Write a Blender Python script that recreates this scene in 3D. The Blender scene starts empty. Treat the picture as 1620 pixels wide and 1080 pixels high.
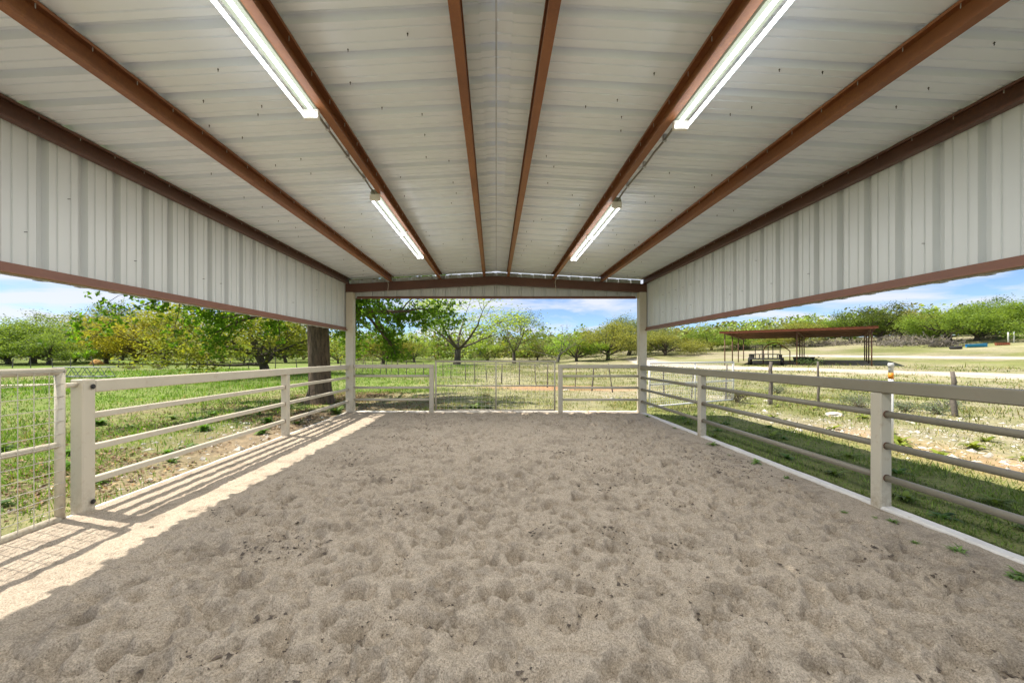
import bpy, math, random
import numpy as np
from mathutils import Vector, Matrix

sc = bpy.context.scene
C = sc.collection
R = math.radians

# ------------------------------------------------------------------ camera
CAMZ, FPX = 1.377, 612.0
cam_d = bpy.data.cameras.new('camera'); cam = bpy.data.objects.new('camera', cam_d); C.objects.link(cam)
cam_d.sensor_width = 36.0; cam_d.lens = FPX / 1620 * 36
cam_d.shift_x = (810 - 785) / 1620; cam_d.shift_y = (563 - 540) / 1620
cam_d.clip_start = 0.05; cam_d.clip_end = 3000
cam.location = (0, 0, CAMZ); cam.rotation_euler = (R(90), 0, 0)
sc.camera = cam

# ------------------------------------------------------------------ sky and sun
SUN = Vector((0.545, -0.115, -1.0)).normalized()      # the way the light travels
elev = math.asin(-SUN.z); azim = math.atan2(-SUN.x, -SUN.y)
w = bpy.data.worlds.new('World'); sc.world = w; w.use_nodes = True
nt = w.node_tree; nt.nodes.clear()
def wn(t, **k):
    n = nt.nodes.new(t)
    for a, b in k.items(): setattr(n, a, b)
    return n
out = wn('ShaderNodeOutputWorld'); bg = wn('ShaderNodeBackground'); bg.inputs['Strength'].default_value = 0.05
sky = wn('ShaderNodeTexSky', sky_type='NISHITA', sun_disc=False)
sky.sun_elevation = elev; sky.sun_rotation = azim % (2 * math.pi); sky.altitude = 2500; sky.air_density = 0.75; sky.dust_density = 0.1; sky.ozone_density = 3.0
tc = wn('ShaderNodeTexCoord'); sep = wn('ShaderNodeSeparateXYZ'); nt.links.new(tc.outputs['Generated'], sep.inputs[0])
mx = wn('ShaderNodeMath', operation='MAXIMUM'); mx.inputs[1].default_value = 0.0; nt.links.new(sep.outputs['Z'], mx.inputs[0])
ad = wn('ShaderNodeMath', operation='ADD'); ad.inputs[1].default_value = 0.16; nt.links.new(mx.outputs[0], ad.inputs[0])
dv = wn('ShaderNodeVectorMath', operation='DIVIDE'); cb = wn('ShaderNodeCombineXYZ')
for i in range(3): nt.links.new(ad.outputs[0], cb.inputs[i])
nt.links.new(tc.outputs['Generated'], dv.inputs[0]); nt.links.new(cb.outputs[0], dv.inputs[1])
mp = wn('ShaderNodeMapping'); mp.inputs['Location'].default_value = (2.3, 0.4, 0.0); mp.inputs['Scale'].default_value = (0.8, 1.0, 2.2)
nt.links.new(dv.outputs[0], mp.inputs[0])
no = wn('ShaderNodeTexNoise'); no.inputs['Scale'].default_value = 1.25; no.inputs['Detail'].default_value = 6; no.inputs['Roughness'].default_value = 0.55; no.inputs['Distortion'].default_value = 0.3
nt.links.new(mp.outputs[0], no.inputs['Vector'])
rp = wn('ShaderNodeValToRGB'); rp.color_ramp.elements[0].position = 0.44; rp.color_ramp.elements[1].position = 0.58
rp.color_ramp.elements[0].color = (0, 0, 0, 1); rp.color_ramp.elements[1].color = (0.85, 0.85, 0.85, 1)
nt.links.new(no.outputs['Fac'], rp.inputs[0])
mix = wn('ShaderNodeMixRGB'); mix.inputs['Color2'].default_value = (5.0, 5.1, 5.5, 1)
nt.links.new(rp.outputs[0], mix.inputs['Fac']); nt.links.new(sky.outputs[0], mix.inputs['Color1'])
nt.links.new(mix.outputs[0], bg.inputs['Color']); nt.links.new(bg.outputs[0], out.inputs[0])

sun_d = bpy.data.lights.new('sun', 'SUN'); sun_d.energy = 2.2; sun_d.angle = R(0.53); sun_d.color = (1.0, 0.93, 0.82)
sun = bpy.data.objects.new('sun', sun_d); C.objects.link(sun); sun.rotation_euler = SUN.to_track_quat('-Z', 'Y').to_euler(); sun.location = (-12, 3, 20)

sc.view_settings.view_transform = 'Standard'; sc.view_settings.look = 'None'
sc.view_settings.gamma = 1.0; sc.view_settings.use_curve_mapping = False
sc.view_settings.exposure = 1.9
TUBE, GLOW = 1.6, 2.8                                  # radiance of a lit fluorescent tube; watts per metre it sheds on the floor
sc.render.engine = 'CYCLES'
sc.cycles.max_bounces = 10; sc.cycles.diffuse_bounces = 6; sc.cycles.glossy_bounces = 4; sc.cycles.transmission_bounces = 4; sc.cycles.transparent_max_bounces = 8
sc.cycles.sample_clamp_indirect = 4.0
sc.cycles.use_denoising = True

# ------------------------------------------------------------------ materials
def material(name):
    m = bpy.data.materials.new(name); m.use_nodes = True
    b = m.node_tree.nodes['Principled BSDF']
    return m, m.node_tree, b
def add(t, kind, **k):
    n = t.nodes.new(kind)
    for a, b in k.items(): setattr(n, a, b)
    return n
def noise(t, scale, detail=4, rough=0.55, vec=None, stretch=None):
    n = add(t, 'ShaderNodeTexNoise'); n.inputs['Scale'].default_value = scale; n.inputs['Detail'].default_value = detail; n.inputs['Roughness'].default_value = rough
    src = vec
    if src is None:
        src = add(t, 'ShaderNodeNewGeometry').outputs['Position']
    if stretch:
        mpn = add(t, 'ShaderNodeMapping'); mpn.inputs['Scale'].default_value = stretch; t.links.new(src, mpn.inputs[0]); src = mpn.outputs[0]
    t.links.new(src, n.inputs['Vector'])
    return n.outputs['Fac']
def ramp(t, fac, stops):
    r = add(t, 'ShaderNodeValToRGB'); e = r.color_ramp.elements
    while len(e) < len(stops): e.new(0.5)
    for x, (p, c) in zip(e, stops):
        x.position = p; x.color = (*c, 1) if len(c) == 3 else c
    t.links.new(fac, r.inputs[0]); return r.outputs[0]
def mixc(t, fac, a, b, mode='MIX'):
    n = add(t, 'ShaderNodeMixRGB', blend_type=mode)
    for sock, v in ((n.inputs['Fac'], fac), (n.inputs['Color1'], a), (n.inputs['Color2'], b)):
        if isinstance(v, (int, float)): sock.default_value = v
        elif isinstance(v, tuple): sock.default_value = (*v, 1)
        else: t.links.new(v, sock)
    return n.outputs[0]
def bump(t, b, h, strength, dist):
    n = add(t, 'ShaderNodeBump'); n.inputs['Strength'].default_value = strength; n.inputs['Distance'].default_value = dist
    t.links.new(h, n.inputs['Height']); t.links.new(n.outputs[0], b.inputs['Normal']); return n
def paint(name, col, rough=0.5, var=0.12, dirt=None, metal=0.0, scale=3.0, bstr=0.05, objvar=0.0, mud=False):
    m, t, b = material(name)
    n1 = noise(t, scale, 6, 0.6)
    lo = tuple(c * (1 - var) for c in col); hi = tuple(min(1, c * (1 + var * 0.6)) for c in col)
    c = ramp(t, n1, [(0.3, lo), (0.7, hi)])
    if dirt:
        n2 = noise(t, scale * 5, 6, 0.7)
        f = ramp(t, n2, [(0.58, (0, 0, 0)), (0.75, (dirt[1],) * 3)])
        c = mixc(t, f, c, dirt[0])
    if mud:
        sx_ = add(t, 'ShaderNodeSeparateXYZ'); t.links.new(add(t, 'ShaderNodeNewGeometry').outputs['Position'], sx_.inputs[0])
        f = mixc(t, 1.0, ramp(t, sx_.outputs['Z'], [(0.0, (1, 1, 1)), (0.30, (0, 0, 0))]), ramp(t, noise(t, 26, 6, 0.7), [(0.42, (0, 0, 0)), (0.62, (0.75,) * 3)]), 'MULTIPLY')
        c = mixc(t, f, c, (0.33, 0.26, 0.18))
    if objvar:
        oi = add(t, 'ShaderNodeObjectInfo')
        mr = add(t, 'ShaderNodeMapRange'); mr.inputs['To Min'].default_value = 1 - objvar; mr.inputs['To Max'].default_value = 1
        t.links.new(oi.outputs['Random'], mr.inputs['Value'])
        c = mixc(t, 1.0, c, mr.outputs[0], 'MULTIPLY')
    t.links.new(c, b.inputs['Base Color'])
    rr = add(t, 'ShaderNodeMapRange'); rr.inputs['To Min'].default_value = max(0.05, rough - 0.1); rr.inputs['To Max'].default_value = rough + 0.1
    t.links.new(n1, rr.inputs['Value']); t.links.new(rr.outputs[0], b.inputs['Roughness'])
    b.inputs['Metallic'].default_value = metal
    if bstr: bump(t, b, noise(t, 60, 4, 0.6), bstr, 0.01)
    return m
M = {}
def sheet_metal(name, col, rough):
    m, t, b = material(name)
    oi = add(t, 'ShaderNodeObjectInfo')
    n1 = noise(t, 1.3, 5, 0.6); n2 = noise(t, 9, 6, 0.7)
    c = ramp(t, n1, [(0.3, tuple(x * 0.985 for x in col)), (0.7, col)])
    c = mixc(t, ramp(t, n2, [(0.62, (0, 0, 0)), (0.85, (0.12,) * 3)]), c, (0.5, 0.47, 0.41))
    mr = add(t, 'ShaderNodeMapRange'); mr.inputs['To Min'].default_value = 0.93; mr.inputs['To Max'].default_value = 1.0
    t.links.new(oi.outputs['Random'], mr.inputs['Value'])
    c = mixc(t, 1.0, c, mr.outputs[0], 'MULTIPLY')
    t.links.new(c, b.inputs['Base Color'])
    b.inputs['Roughness'].default_value = rough; b.inputs['Specular IOR Level'].default_value = 0.45
    return m
M['roof_sheet'] = sheet_metal('white_roof_sheet', (0.83, 0.88, 0.945), 0.42)
M['wall_sheet'] = sheet_metal('ivory_wall_sheet', (0.66, 0.68, 0.68), 0.38)
M['galv'] = paint('galvanised', (0.55, 0.57, 0.6), 0.38, 0.15, metal=0.75, bstr=0.02)
def primer(name, a, bcol, orange, rough):
    m, t, b = material(name)
    n1 = noise(t, 2.5, 5, 0.6); n2 = noise(t, 38, 6, 0.75)
    c = ramp(t, n1, [(0.32, a), (0.68, bcol)])
    oi = add(t, 'ShaderNodeObjectInfo')
    f = ramp(t, n2, [(0.46, (0, 0, 0)), (0.66, (0.75,) * 3)])
    f = mixc(t, 1.0, f, ramp(t, noise(t, 0.9, 3, 0.5), [(0.4, (0.05,) * 3), (0.7, (1,) * 3)]), 'MULTIPLY')
    c = mixc(t, f, c, orange)
    t.links.new(c, b.inputs['Base Color']); b.inputs['Roughness'].default_value = rough
    bump(t, b, n2, 0.12, 0.006)
    return m
M['primer'] = primer('red_oxide_primer', (0.205, 0.076, 0.032), (0.285, 0.110, 0.043), (0.38, 0.155, 0.045), 0.5)
M['primer_orange'] = primer('rusting_primer', (0.21, 0.078, 0.032), (0.28, 0.105, 0.036), (0.40, 0.16, 0.036), 0.55)
M['primer_dark'] = primer('dark_primer', (0.095, 0.042, 0.03), (0.13, 0.058, 0.04), (0.18, 0.07, 0.035), 0.45)
M['primer_pink'] = primer('pinkish_primer', (0.19, 0.085, 0.058), (0.24, 0.108, 0.076), (0.26, 0.10, 0.05), 0.5)
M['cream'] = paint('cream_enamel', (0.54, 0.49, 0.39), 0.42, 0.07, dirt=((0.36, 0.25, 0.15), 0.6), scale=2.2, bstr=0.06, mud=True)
M['tan'] = paint('shade_toned_enamel', (0.235, 0.21, 0.155), 0.45, 0.08, dirt=((0.20, 0.13, 0.08), 0.5), scale=2.2, bstr=0.06, mud=True)  # right fence rails: their shade is put into this darker colour
M['white'] = paint('white_enamel', (0.80, 0.79, 0.76), 0.4, 0.05, dirt=((0.5, 0.42, 0.3), 0.3), bstr=0.03)
M['wire'] = paint('weathered_wire', (0.50, 0.47, 0.40), 0.5, 0.1, metal=0.3, bstr=0)
M['darkwire'] = paint('old_wire', (0.16, 0.14, 0.12), 0.6, 0.1, metal=0.3, bstr=0)
M['screw'] = paint('screw_zinc', (0.62, 0.62, 0.6), 0.4, 0.05, metal=0.4, bstr=0)
M['dark'] = paint('dark_steel', (0.035, 0.033, 0.032), 0.55, 0.3)
M['rust'] = primer('rusty_sheet', (0.16, 0.045, 0.022), (0.26, 0.075, 0.032), (0.34, 0.12, 0.04), 0.75)
M['rust_post'] = primer('rusty_pipe', (0.10, 0.055, 0.035), (0.17, 0.085, 0.05), (0.25, 0.11, 0.05), 0.7)
M['cedar'] = paint('weathered_cedar', (0.17, 0.145, 0.12), 0.85, 0.4, scale=14, bstr=0.4)
M['orange'] = paint('orange_tape', (0.85, 0.30, 0.02), 0.5, 0.05, bstr=0)
M['blue'] = paint('blue_paint', (0.01, 0.24, 0.52), 0.4, 0.15)
M['rubber'] = paint('rubber', (0.02, 0.02, 0.02), 0.8, 0.2)
M['concrete'] = paint('curb_concrete', (0.68, 0.65, 0.60), 0.8, 0.12, dirt=((0.38, 0.31, 0.23), 0.7), scale=4, bstr=0.3)
M['rock'] = paint('limestone', (0.62, 0.58, 0.5), 0.9, 0.25, scale=6, bstr=0.4)
M['brush'] = paint('grey_brush', (0.27, 0.235, 0.19), 0.9, 0.3, scale=5, bstr=0)
M['straw'] = paint('old_hay', (0.46, 0.25, 0.075), 0.9, 0.3, scale=5, bstr=0.4)
M['lamp_grey'] = paint('grey_green_enamel', (0.30, 0.33, 0.26), 0.4, 0.05, bstr=0)
M['truss'] = paint('weathered_grey_steel', (0.20, 0.22, 0.235), 0.6, 0.2, bstr=0)
M['conduit'] = paint('steel_conduit', (0.30, 0.29, 0.27), 0.35, 0.1, metal=0.8, bstr=0)
M['cable'] = paint('pale_cable', (0.66, 0.6, 0.52), 0.5, 0.05, bstr=0)
m, t, b = material('lit_tube'); b.inputs['Base Color'].default_value = (0.9, 0.9, 0.88, 1)
b.inputs['Emission Color'].default_value = (0.95, 0.98, 1.0, 1); b.inputs['Emission Strength'].default_value = TUBE; M['tube'] = m

def bark(name, a, bcol, sc_=7):
    m, t, b = material(name)
    n1 = noise(t, sc_, 6, 0.7, stretch=(1, 1, 0.22)); n2 = noise(t, 1.2, 3)
    c = ramp(t, n1, [(0.35, a), (0.65, bcol)])
    c = mixc(t, ramp(t, n2, [(0.4, (0, 0, 0)), (0.7, (0.2,) * 3)]), c, (0.20, 0.17, 0.13))
    t.links.new(c, b.inputs['Base Color']); b.inputs['Roughness'].default_value = 0.95
    bump(t, b, n1, 0.9, 0.04); return m
M['bark'] = bark('oak_bark', (0.045, 0.029, 0.019), (0.20, 0.135, 0.088), 14)
M['bark_far'] = bark('far_bark', (0.05, 0.04, 0.032), (0.13, 0.10, 0.08), 5)
M['bark_grey'] = bark('grey_bark', (0.13, 0.115, 0.10), (0.24, 0.22, 0.19), 5)
def leafmat(name, base=None, trans=0.48, var=0.5):
    """leaf colour comes from the object's own colour unless given; each leaf differs a little"""
    m = bpy.data.materials.new(name); m.use_nodes = True; t = m.node_tree; t.nodes.clear()
    o = add(t, 'ShaderNodeOutputMaterial')
    geo = add(t, 'ShaderNodeNewGeometry')
    if base is None: col = add(t, 'ShaderNodeObjectInfo').outputs['Color']
    elif base == 'attr':
        at = add(t, 'ShaderNodeAttribute'); at.attribute_name = 'Col'; col = at.outputs['Color']
    else: col = base
    f = ramp(t, geo.outputs['Random Per Island'], [(0.0, (1 - var, 1 - var, 1 - var * 0.9)), (0.5, (1 - var * .3, 1 - var * .3, 1 - var * .35)), (1.0, (1.25, 1.2, 0.95))])
    c = mixc(t, 1.0, col, f, 'MULTIPLY')
    d = add(t, 'ShaderNodeBsdfPrincipled'); d.inputs['Roughness'].default_value = 0.6; d.inputs['Specular IOR Level'].default_value = 0.25
    t.links.new(c, d.inputs['Base Color'])
    tr = add(t, 'ShaderNodeBsdfTranslucent'); c2 = mixc(t, 1.0, c, (1.35, 1.3, 0.55), 'MULTIPLY'); t.links.new(c2, tr.inputs['Color'])
    ms = add(t, 'ShaderNodeMixShader'); ms.inputs[0].default_value = trans
    t.links.new(d.outputs[0], ms.inputs[1]); t.links.new(tr.outputs[0], ms.inputs[2]); t.links.new(ms.outputs[0], o.inputs[0])
    return m
M['leaf'] = leafmat('tree_leaves')
M['oakleaf'] = leafmat('near_oak_leaves', (0.16, 0.31, 0.03), 0.52, 0.5)
M['weed'] = leafmat('weed_leaves', None, 0.3, 0.35)
M['grass'] = leafmat('grass_blades', 'attr', 0.3, 0.4)
M['litter'] = leafmat('dry_leaves', 'attr', 0.1, 0.5)

# ------------------------------------------------------------------ helpers
def tag(o, label=None, cat=None, group=None, kind=None):
    if label: o['label'] = label
    if cat: o['category'] = cat
    if group: o['group'] = group
    if kind: o['kind'] = kind
    return o
def thing(name, label, cat, loc=(0, 0, 0), rz=0.0, group=None):
    o = bpy.data.objects.new(name, None); o.empty_display_size = 0.2; C.objects.link(o)
    o.location = loc; o.rotation_euler = (0, 0, rz)
    return tag(o, label, cat, group)
def link(name, me, mat, parent=None, loc=None, world=True):
    """world=True: the mesh was written in world coordinates and keeps them under its parent"""
    if mat is not None and not me.materials: me.materials.append(mat)
    o = bpy.data.objects.new(name, me); C.objects.link(o)
    if parent is not None:
        o.parent = parent
        if world:
            off = parent.location.copy() if parent.type == 'EMPTY' else Vector((0, 0, 0))
            o.matrix_parent_inverse = Matrix.Translation(-off)
    if loc is not None: o.location = loc
    return o
def npmesh(name, V, F, smooth=False, col=None):
    """fast mesh from arrays; F is (n,3) or (n,4)"""
    V = np.asarray(V, dtype=np.float32).reshape(-1, 3); F = np.asarray(F, dtype=np.int32); k = F.shape[1]; n = len(F)
    me = bpy.data.meshes.new(name)
    me.vertices.add(len(V)); me.vertices.foreach_set('co', V.ravel())
    me.loops.add(n * k); me.loops.foreach_set('vertex_index', F.ravel())
    me.polygons.add(n); me.polygons.foreach_set('loop_start', np.arange(0, n * k, k, dtype=np.int32))
    try: me.polygons.foreach_set('loop_total', np.full(n, k, dtype=np.int32))
    except Exception: pass
    me.polygons.foreach_set('use_smooth', np.full(n, smooth))
    me.update(calc_edges=True)
    if col is not None:
        a = me.color_attributes.new('Col', 'FLOAT_COLOR', 'POINT')
        c4 = np.ones((len(V), 4), dtype=np.float32); c4[:, :3] = col; a.data.foreach_set('color', c4.ravel())
    return me
class MB:
    def __init__(s): s.v = []; s.f = []
    def addm(s, v, f):
        o = len(s.v); s.v += [tuple(p) for p in v]; s.f += [tuple(i + o for i in q) for q in f]; return s
    def box(s, x0, x1, y0, y1, z0, z1):
        return s.addm([(x0, y0, z0), (x1, y0, z0), (x1, y1, z0), (x0, y1, z0), (x0, y0, z1), (x1, y0, z1), (x1, y1, z1), (x0, y1, z1)],
                      [(0, 3, 2, 1), (4, 5, 6, 7), (0, 1, 5, 4), (1, 2, 6, 5), (2, 3, 7, 6), (3, 0, 4, 7)])
    def bbox(s, x0, x1, y0, y1, z0, z1, b=0.004):
        """box with chamfered edges"""
        xs, ys, zs = (x0, x1), (y0, y1), (z0, z1); v = []; idx = {}
        for i in (0, 1):
            for j in (0, 1):
                for k in (0, 1):
                    sx, sy, sz = (1 if i == 0 else -1) * b, (1 if j == 0 else -1) * b, (1 if k == 0 else -1) * b
                    idx[i, j, k, 0] = len(v); v.append((xs[i], ys[j] + sy, zs[k] + sz))
                    idx[i, j, k, 1] = len(v); v.append((xs[i] + sx, ys[j], zs[k] + sz))
                    idx[i, j, k, 2] = len(v); v.append((xs[i] + sx, ys[j] + sy, zs[k]))
        f = []
        for i in (0, 1):
            q = [idx[i, a, c, 0] for a, c in ((0, 0), (1, 0), (1, 1), (0, 1))]; f.append(q if i else q[::-1])
            q = [idx[a, i, c, 1] for a, c in ((0, 0), (1, 0), (1, 1), (0, 1))]; f.append(q[::-1] if i else q)
            q = [idx[a, c, i, 2] for a, c in ((0, 0), (1, 0), (1, 1), (0, 1))]; f.append(q if i else q[::-1])
        for i in (0, 1):
            for j in (0, 1):
                f.append([idx[i, j, 0, 0], idx[i, j, 1, 0], idx[i, j, 1, 1], idx[i, j, 0, 1]])
                f.append([idx[i, 0, j, 0], idx[i, 1, j, 0], idx[i, 1, j, 2], idx[i, 0, j, 2]])
                f.append([idx[0, i, j, 1], idx[1, i, j, 1], idx[1, i, j, 2], idx[0, i, j, 2]])
        for i in (0, 1):
            for j in (0, 1):
                for k in (0, 1): f.append([idx[i, j, k, 0], idx[i, j, k, 1], idx[i, j, k, 2]])
        return s.addm(v, f)
    def tube(s, pts, r, n=8, cap=True):
        pts = [Vector(p) for p in pts]; rs = r if isinstance(r, (list, tuple)) else [r] * len(pts)
        v = []; f = []; ref = None
        for i, p in enumerate(pts):
            d = (pts[min(i + 1, len(pts) - 1)] - pts[max(i - 1, 0)])
            if d.length < 1e-9: d = Vector((0, 0, 1))
            d.normalize()
            if ref is None: ref = Vector((0, 0, 1)) if abs(d.z) < 0.9 else Vector((1, 0, 0))
            a = d.cross(ref)
            if a.length < 1e-6: a = d.orthogonal()
            a.normalize(); bb = d.cross(a); ref = -bb if False else ref
            for k in range(n):
                t_ = 2 * math.pi * (k + 0.5) / n
                v.append(p + (a * math.cos(t_) + bb * math.sin(t_)) * rs[i])
        for i in range(len(pts) - 1):
            for k in range(n):
                k2 = (k + 1) % n; f.append((i * n + k, i * n + k2, (i + 1) * n + k2, (i + 1) * n + k))
        if cap:
            f.append(tuple(range(n))[::-1]); f.append(tuple((len(pts) - 1) * n + k for k in range(n)))
        return s.addm(v, f)
    def prism(s, poly, axis, a0, a1):
        """polygon (2-D) pushed along an axis: 'y' takes (x,z), 'x' takes (y,z), 'z' takes (x,y)"""
        n = len(poly)
        def P(q, a): return (q[0], a, q[1]) if axis == 'y' else ((a, q[0], q[1]) if axis == 'x' else (q[0], q[1], a))
        v = [P(q, a0) for q in poly] + [P(q, a1) for q in poly]
        f = [tuple(range(n))[::-1], tuple(range(n, 2 * n))] + [(i, (i + 1) % n, n + (i + 1) % n, n + i) for i in range(n)]
        return s.addm(v, f)
    def lathe(s, prof, cx, cy, z0, n=16):
        v = []; f = []
        for r_, z in prof:
            for k in range(n): v.append((cx + r_ * math.cos(2 * math.pi * k / n), cy + r_ * math.sin(2 * math.pi * k / n), z0 + z))
        for i in range(len(prof) - 1):
            for k in range(n):
                k2 = (k + 1) % n; f.append((i * n + k, i * n + k2, (i + 1) * n + k2, (i + 1) * n + k))
        f.append(tuple(range(n))[::-1]); f.append(tuple((len(prof) - 1) * n + k for k in range(n)))
        return s.addm(v, f)
    def mesh(s, name, smooth=False):
        me = bpy.data.meshes.new(name); me.from_pydata([tuple(p) for p in s.v], [], s.f); me.update()
        if smooth:
            me.polygons.foreach_set('use_smooth', [len(p.vertices) <= 4 for p in me.polygons])
        return me
    def build(s, name, mat, parent=None, smooth=False, world=True):
        return link(name, s.mesh(name, smooth), mat, parent, world=world)
def copy_tree(o, parent=None):
    c = o.copy(); C.objects.link(c); c.parent = parent
    for ch in list(o.children): copy_tree(ch, c)
    return c
def vnoise(x, y, s, seed):
    """smooth value noise on numpy arrays, about -1..1"""
    x = np.asarray(x, dtype=np.float64) / s; y = np.asarray(y, dtype=np.float64) / s
    g = np.random.RandomState(seed).rand(256, 256) * 2 - 1
    xi = np.floor(x).astype(int); yi = np.floor(y).astype(int); fx = x - xi; fy = y - yi
    fx = fx * fx * fx * (fx * (fx * 6 - 15) + 10); fy = fy * fy * fy * (fy * (fy * 6 - 15) + 10)
    a = g[xi % 256, yi % 256]; b_ = g[(xi + 1) % 256, yi % 256]; c = g[xi % 256, (yi + 1) % 256]; d = g[(xi + 1) % 256, (yi + 1) % 256]
    return (a * (1 - fx) + b_ * fx) * (1 - fy) + (c * (1 - fx) + d * fx) * fy
def fbm(x, y, s, seed, o=4, g=0.5):
    r = 0; a = 1; tot = 0
    for i in range(o):
        r = r + a * vnoise(x + 17.3 * i, y - 9.1 * i, s / 2 ** i, seed + i); tot += a; a *= g
    return r / tot
def sstep(a, b, x):
    t_ = np.clip((np.asarray(x, dtype=np.float64) - a) / (b - a), 0, 1); return t_ * t_ * (3 - 2 * t_)

# ------------------------------------------------------------------ terrain
def height(x, y):
    x = np.asarray(x, dtype=np.float64); y = np.asarray(y, dtype=np.float64)
    r = np.maximum(np.abs(x) - 4, 0) + np.maximum(np.abs(y - 4) - 7, 0)
    near = sstep(0.3, 10, r)
    h = -0.055 + near * 0.10 * vnoise(x, y, 9, 3) + 0.05 * sstep(3, 30, r) + 0.015 * vnoise(x, y, 1.7, 5) * sstep(0.2, 2, r)
    s = np.clip((x - 8) / 60, 0, 1.6) ** 1.2
    h = h + 3.1 * s * sstep(6, 60, y) + 0.022 * np.maximum(y - 60, 0) * sstep(5, 40, x)
    h = h + 0.004 * np.maximum(y - 45, 0) + 0.3 * sstep(30, 90, np.hypot(x, y)) * vnoise(x, y, 28, 8)
    return h
def gz(x, y): return float(height(np.array([x]), np.array([y]))[0])
ROADS = [  # centre lines of the pale caliche tracks, half widths
    ([(48, 8), (40, 14), (33, 20), (27.5, 27), (22, 36), (21, 50), (26, 70)], 2.3),
    ([(75, 22), (58, 32), (49, 40), (44, 49), (41, 58)], 1.5),
    ([(-70, 9), (-45, 14.5), (-33, 17.6), (-26, 19.0), (-22, 19.6)], 0.42)]
def road_dist(x, y):
    best = np.full(np.shape(x), 1e9)
    for line, hw in ROADS:
        for (ax, ay), (bx_, by) in zip(line, line[1:]):
            dx, dy = bx_ - ax, by - ay; L = dx * dx + dy * dy
            t_ = np.clip(((x - ax) * dx + (y - ay) * dy) / L, 0, 1)
            d = np.hypot(x - ax - t_ * dx, y - ay - t_ * dy) - hw
            best = np.minimum(best, d)
    return best
def cover(x, y):
    """0 bare pale dirt .. 1 full grass"""
    n = fbm(x, y, 5.0, 21, 4, 0.6); n2 = fbm(x, y, 1.3, 27, 3, 0.6)
    left = 0.80 + 0.55 * n + 0.25 * n2
    left = left - 0.5 * sstep(2.2, 0.2, -3.7 - x) * sstep(14, 9, y) - 0.35 * sstep(7, 2, np.hypot(x + 5.5, y - 11.5))
    right = 0.66 + 0.75 * n + 0.4 * n2
    right = right + 0.5 * sstep(3.0, 0.3, x - 3.6) * sstep(11, 8, y) - 0.45 * sstep(2.2, 0, np.abs(x - 6.6)) * sstep(12, 8, y)
    back = 0.78 + 0.6 * n + 0.3 * n2 - 0.3 * sstep(2, 0, np.abs(y - 10))
    wl = sstep(1, -5, x); wr = sstep(2, 5, x)
    g = left * wl + right * wr + back * (1 - wl - wr)
    hill = sstep(38, 52, y) * sstep(16, 34, x)
    g = g - hill * (-0.1 + 0.45 * sstep(-0.1, 0.3, fbm(x, y, 14, 33, 3)))
    g = g - 0.8 * sstep(1.5, 0.6, np.hypot((x - 3.2) / 2.6, (y - 18.0) / 1.3) + 0.4 * n2)
    return np.clip(g, 0, 1) * sstep(-0.2, 0.5, road_dist(x, y) + 0.5 * vnoise(x, y, 0.9, 40))
def axis(pts):
    """uneven axis: list of (from, to, step)"""
    o = []
    for a, b_, s in pts: o += list(np.arange(a, b_ - 1e-6, s))
    return np.array(o + [pts[-1][1]])
gx = axis([(-900, -300, 100), (-300, -100, 20), (-100, -40, 4), (-40, -16, 0.6), (-16, 16, 0.22), (16, 44, 0.6), (44, 100, 3), (100, 300, 20), (300, 900, 100)])
gy = axis([(-300, -40, 40), (-40, -4, 4), (-4, 22, 0.22), (22, 50, 0.6), (50, 110, 3), (110, 300, 15), (300, 1300, 100)])
X, Y = np.meshgrid(gx, gy); Z = height(X, Y)
inside = (np.abs(X) < 3.5) & (Y > -3.5) & (Y < 9.4)
Z = np.where(inside, -0.22, Z)
cov = cover(X, Y); bare = 1 - cov
pale = np.array([0.50, 0.43, 0.33]); brown = np.array([0.27, 0.19, 0.12]); red = np.array([0.46, 0.27, 0.145])
gl = np.array([0.155, 0.24, 0.045]); gr = np.array([0.185, 0.225, 0.066]); gs = np.array([0.27, 0.25, 0.12])
f_left = sstep(2, -6, X)[..., None]; nbig = fbm(X, Y, 7, 51, 3)[..., None]
soil = pale * (1 - f_left * 0.75) + brown * f_left * 0.75
soil = soil * (0.9 + 0.25 * nbig)
rr_ = (sstep(2.6, 0.6, np.hypot((X - 3.2) / 2.2, (Y - 18.0) / 1.1)) + 0.7 * sstep(1.3, 0.3, np.abs(X - 6.3)) * sstep(9, 6, Y))[..., None]
soil = soil * (1 - np.clip(rr_, 0, 1)) + red * np.clip(rr_, 0, 1)
turf = gl * f_left + (gr * 0.6 + gs * 0.4) * (1 - f_left)
turf = turf * (1 + 0.3 * nbig)
colg = soil * bare[..., None] + turf * cov[..., None]
nx, ny = len(gx), len(gy)
ii = (np.arange(ny - 1)[:, None] * nx + np.arange(nx - 1)[None, :]).ravel()
F = np.stack([ii, ii + 1, ii + nx + 1, ii + nx], 1)
m, t, b = material('field_ground')
at = add(t, 'ShaderNodeAttribute'); at.attribute_name = 'Col'
n1 = noise(t, 3.2, 8, 0.72); n2 = noise(t, 26, 5, 0.7); n3 = noise(t, 0.55, 5, 0.6)
c = mixc(t, 1.0, at.outputs['Color'], ramp(t, n1, [(0.25, (0.55, 0.58, 0.55)), (0.5, (1, 1, 1)), (0.78, (1.4, 1.32, 1.2))]), 'MULTIPLY')
c = mixc(t, 1.0, c, ramp(t, n2, [(0.3, (0.6, 0.6, 0.6)), (0.6, (1.1, 1.1, 1.1)), (0.75, (1.5, 1.45, 1.35))]), 'MULTIPLY')
c = mixc(t, 1.0, c, ramp(t, n3, [(0.3, (0.85, 0.88, 0.8)), (0.7, (1.1, 1.08, 1.05))]), 'MULTIPLY')
t.links.new(c, b.inputs['Base Color']); b.inputs['Roughness'].default_value = 0.95; b.inputs['Specular IOR Level'].default_value = 0.1
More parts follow.
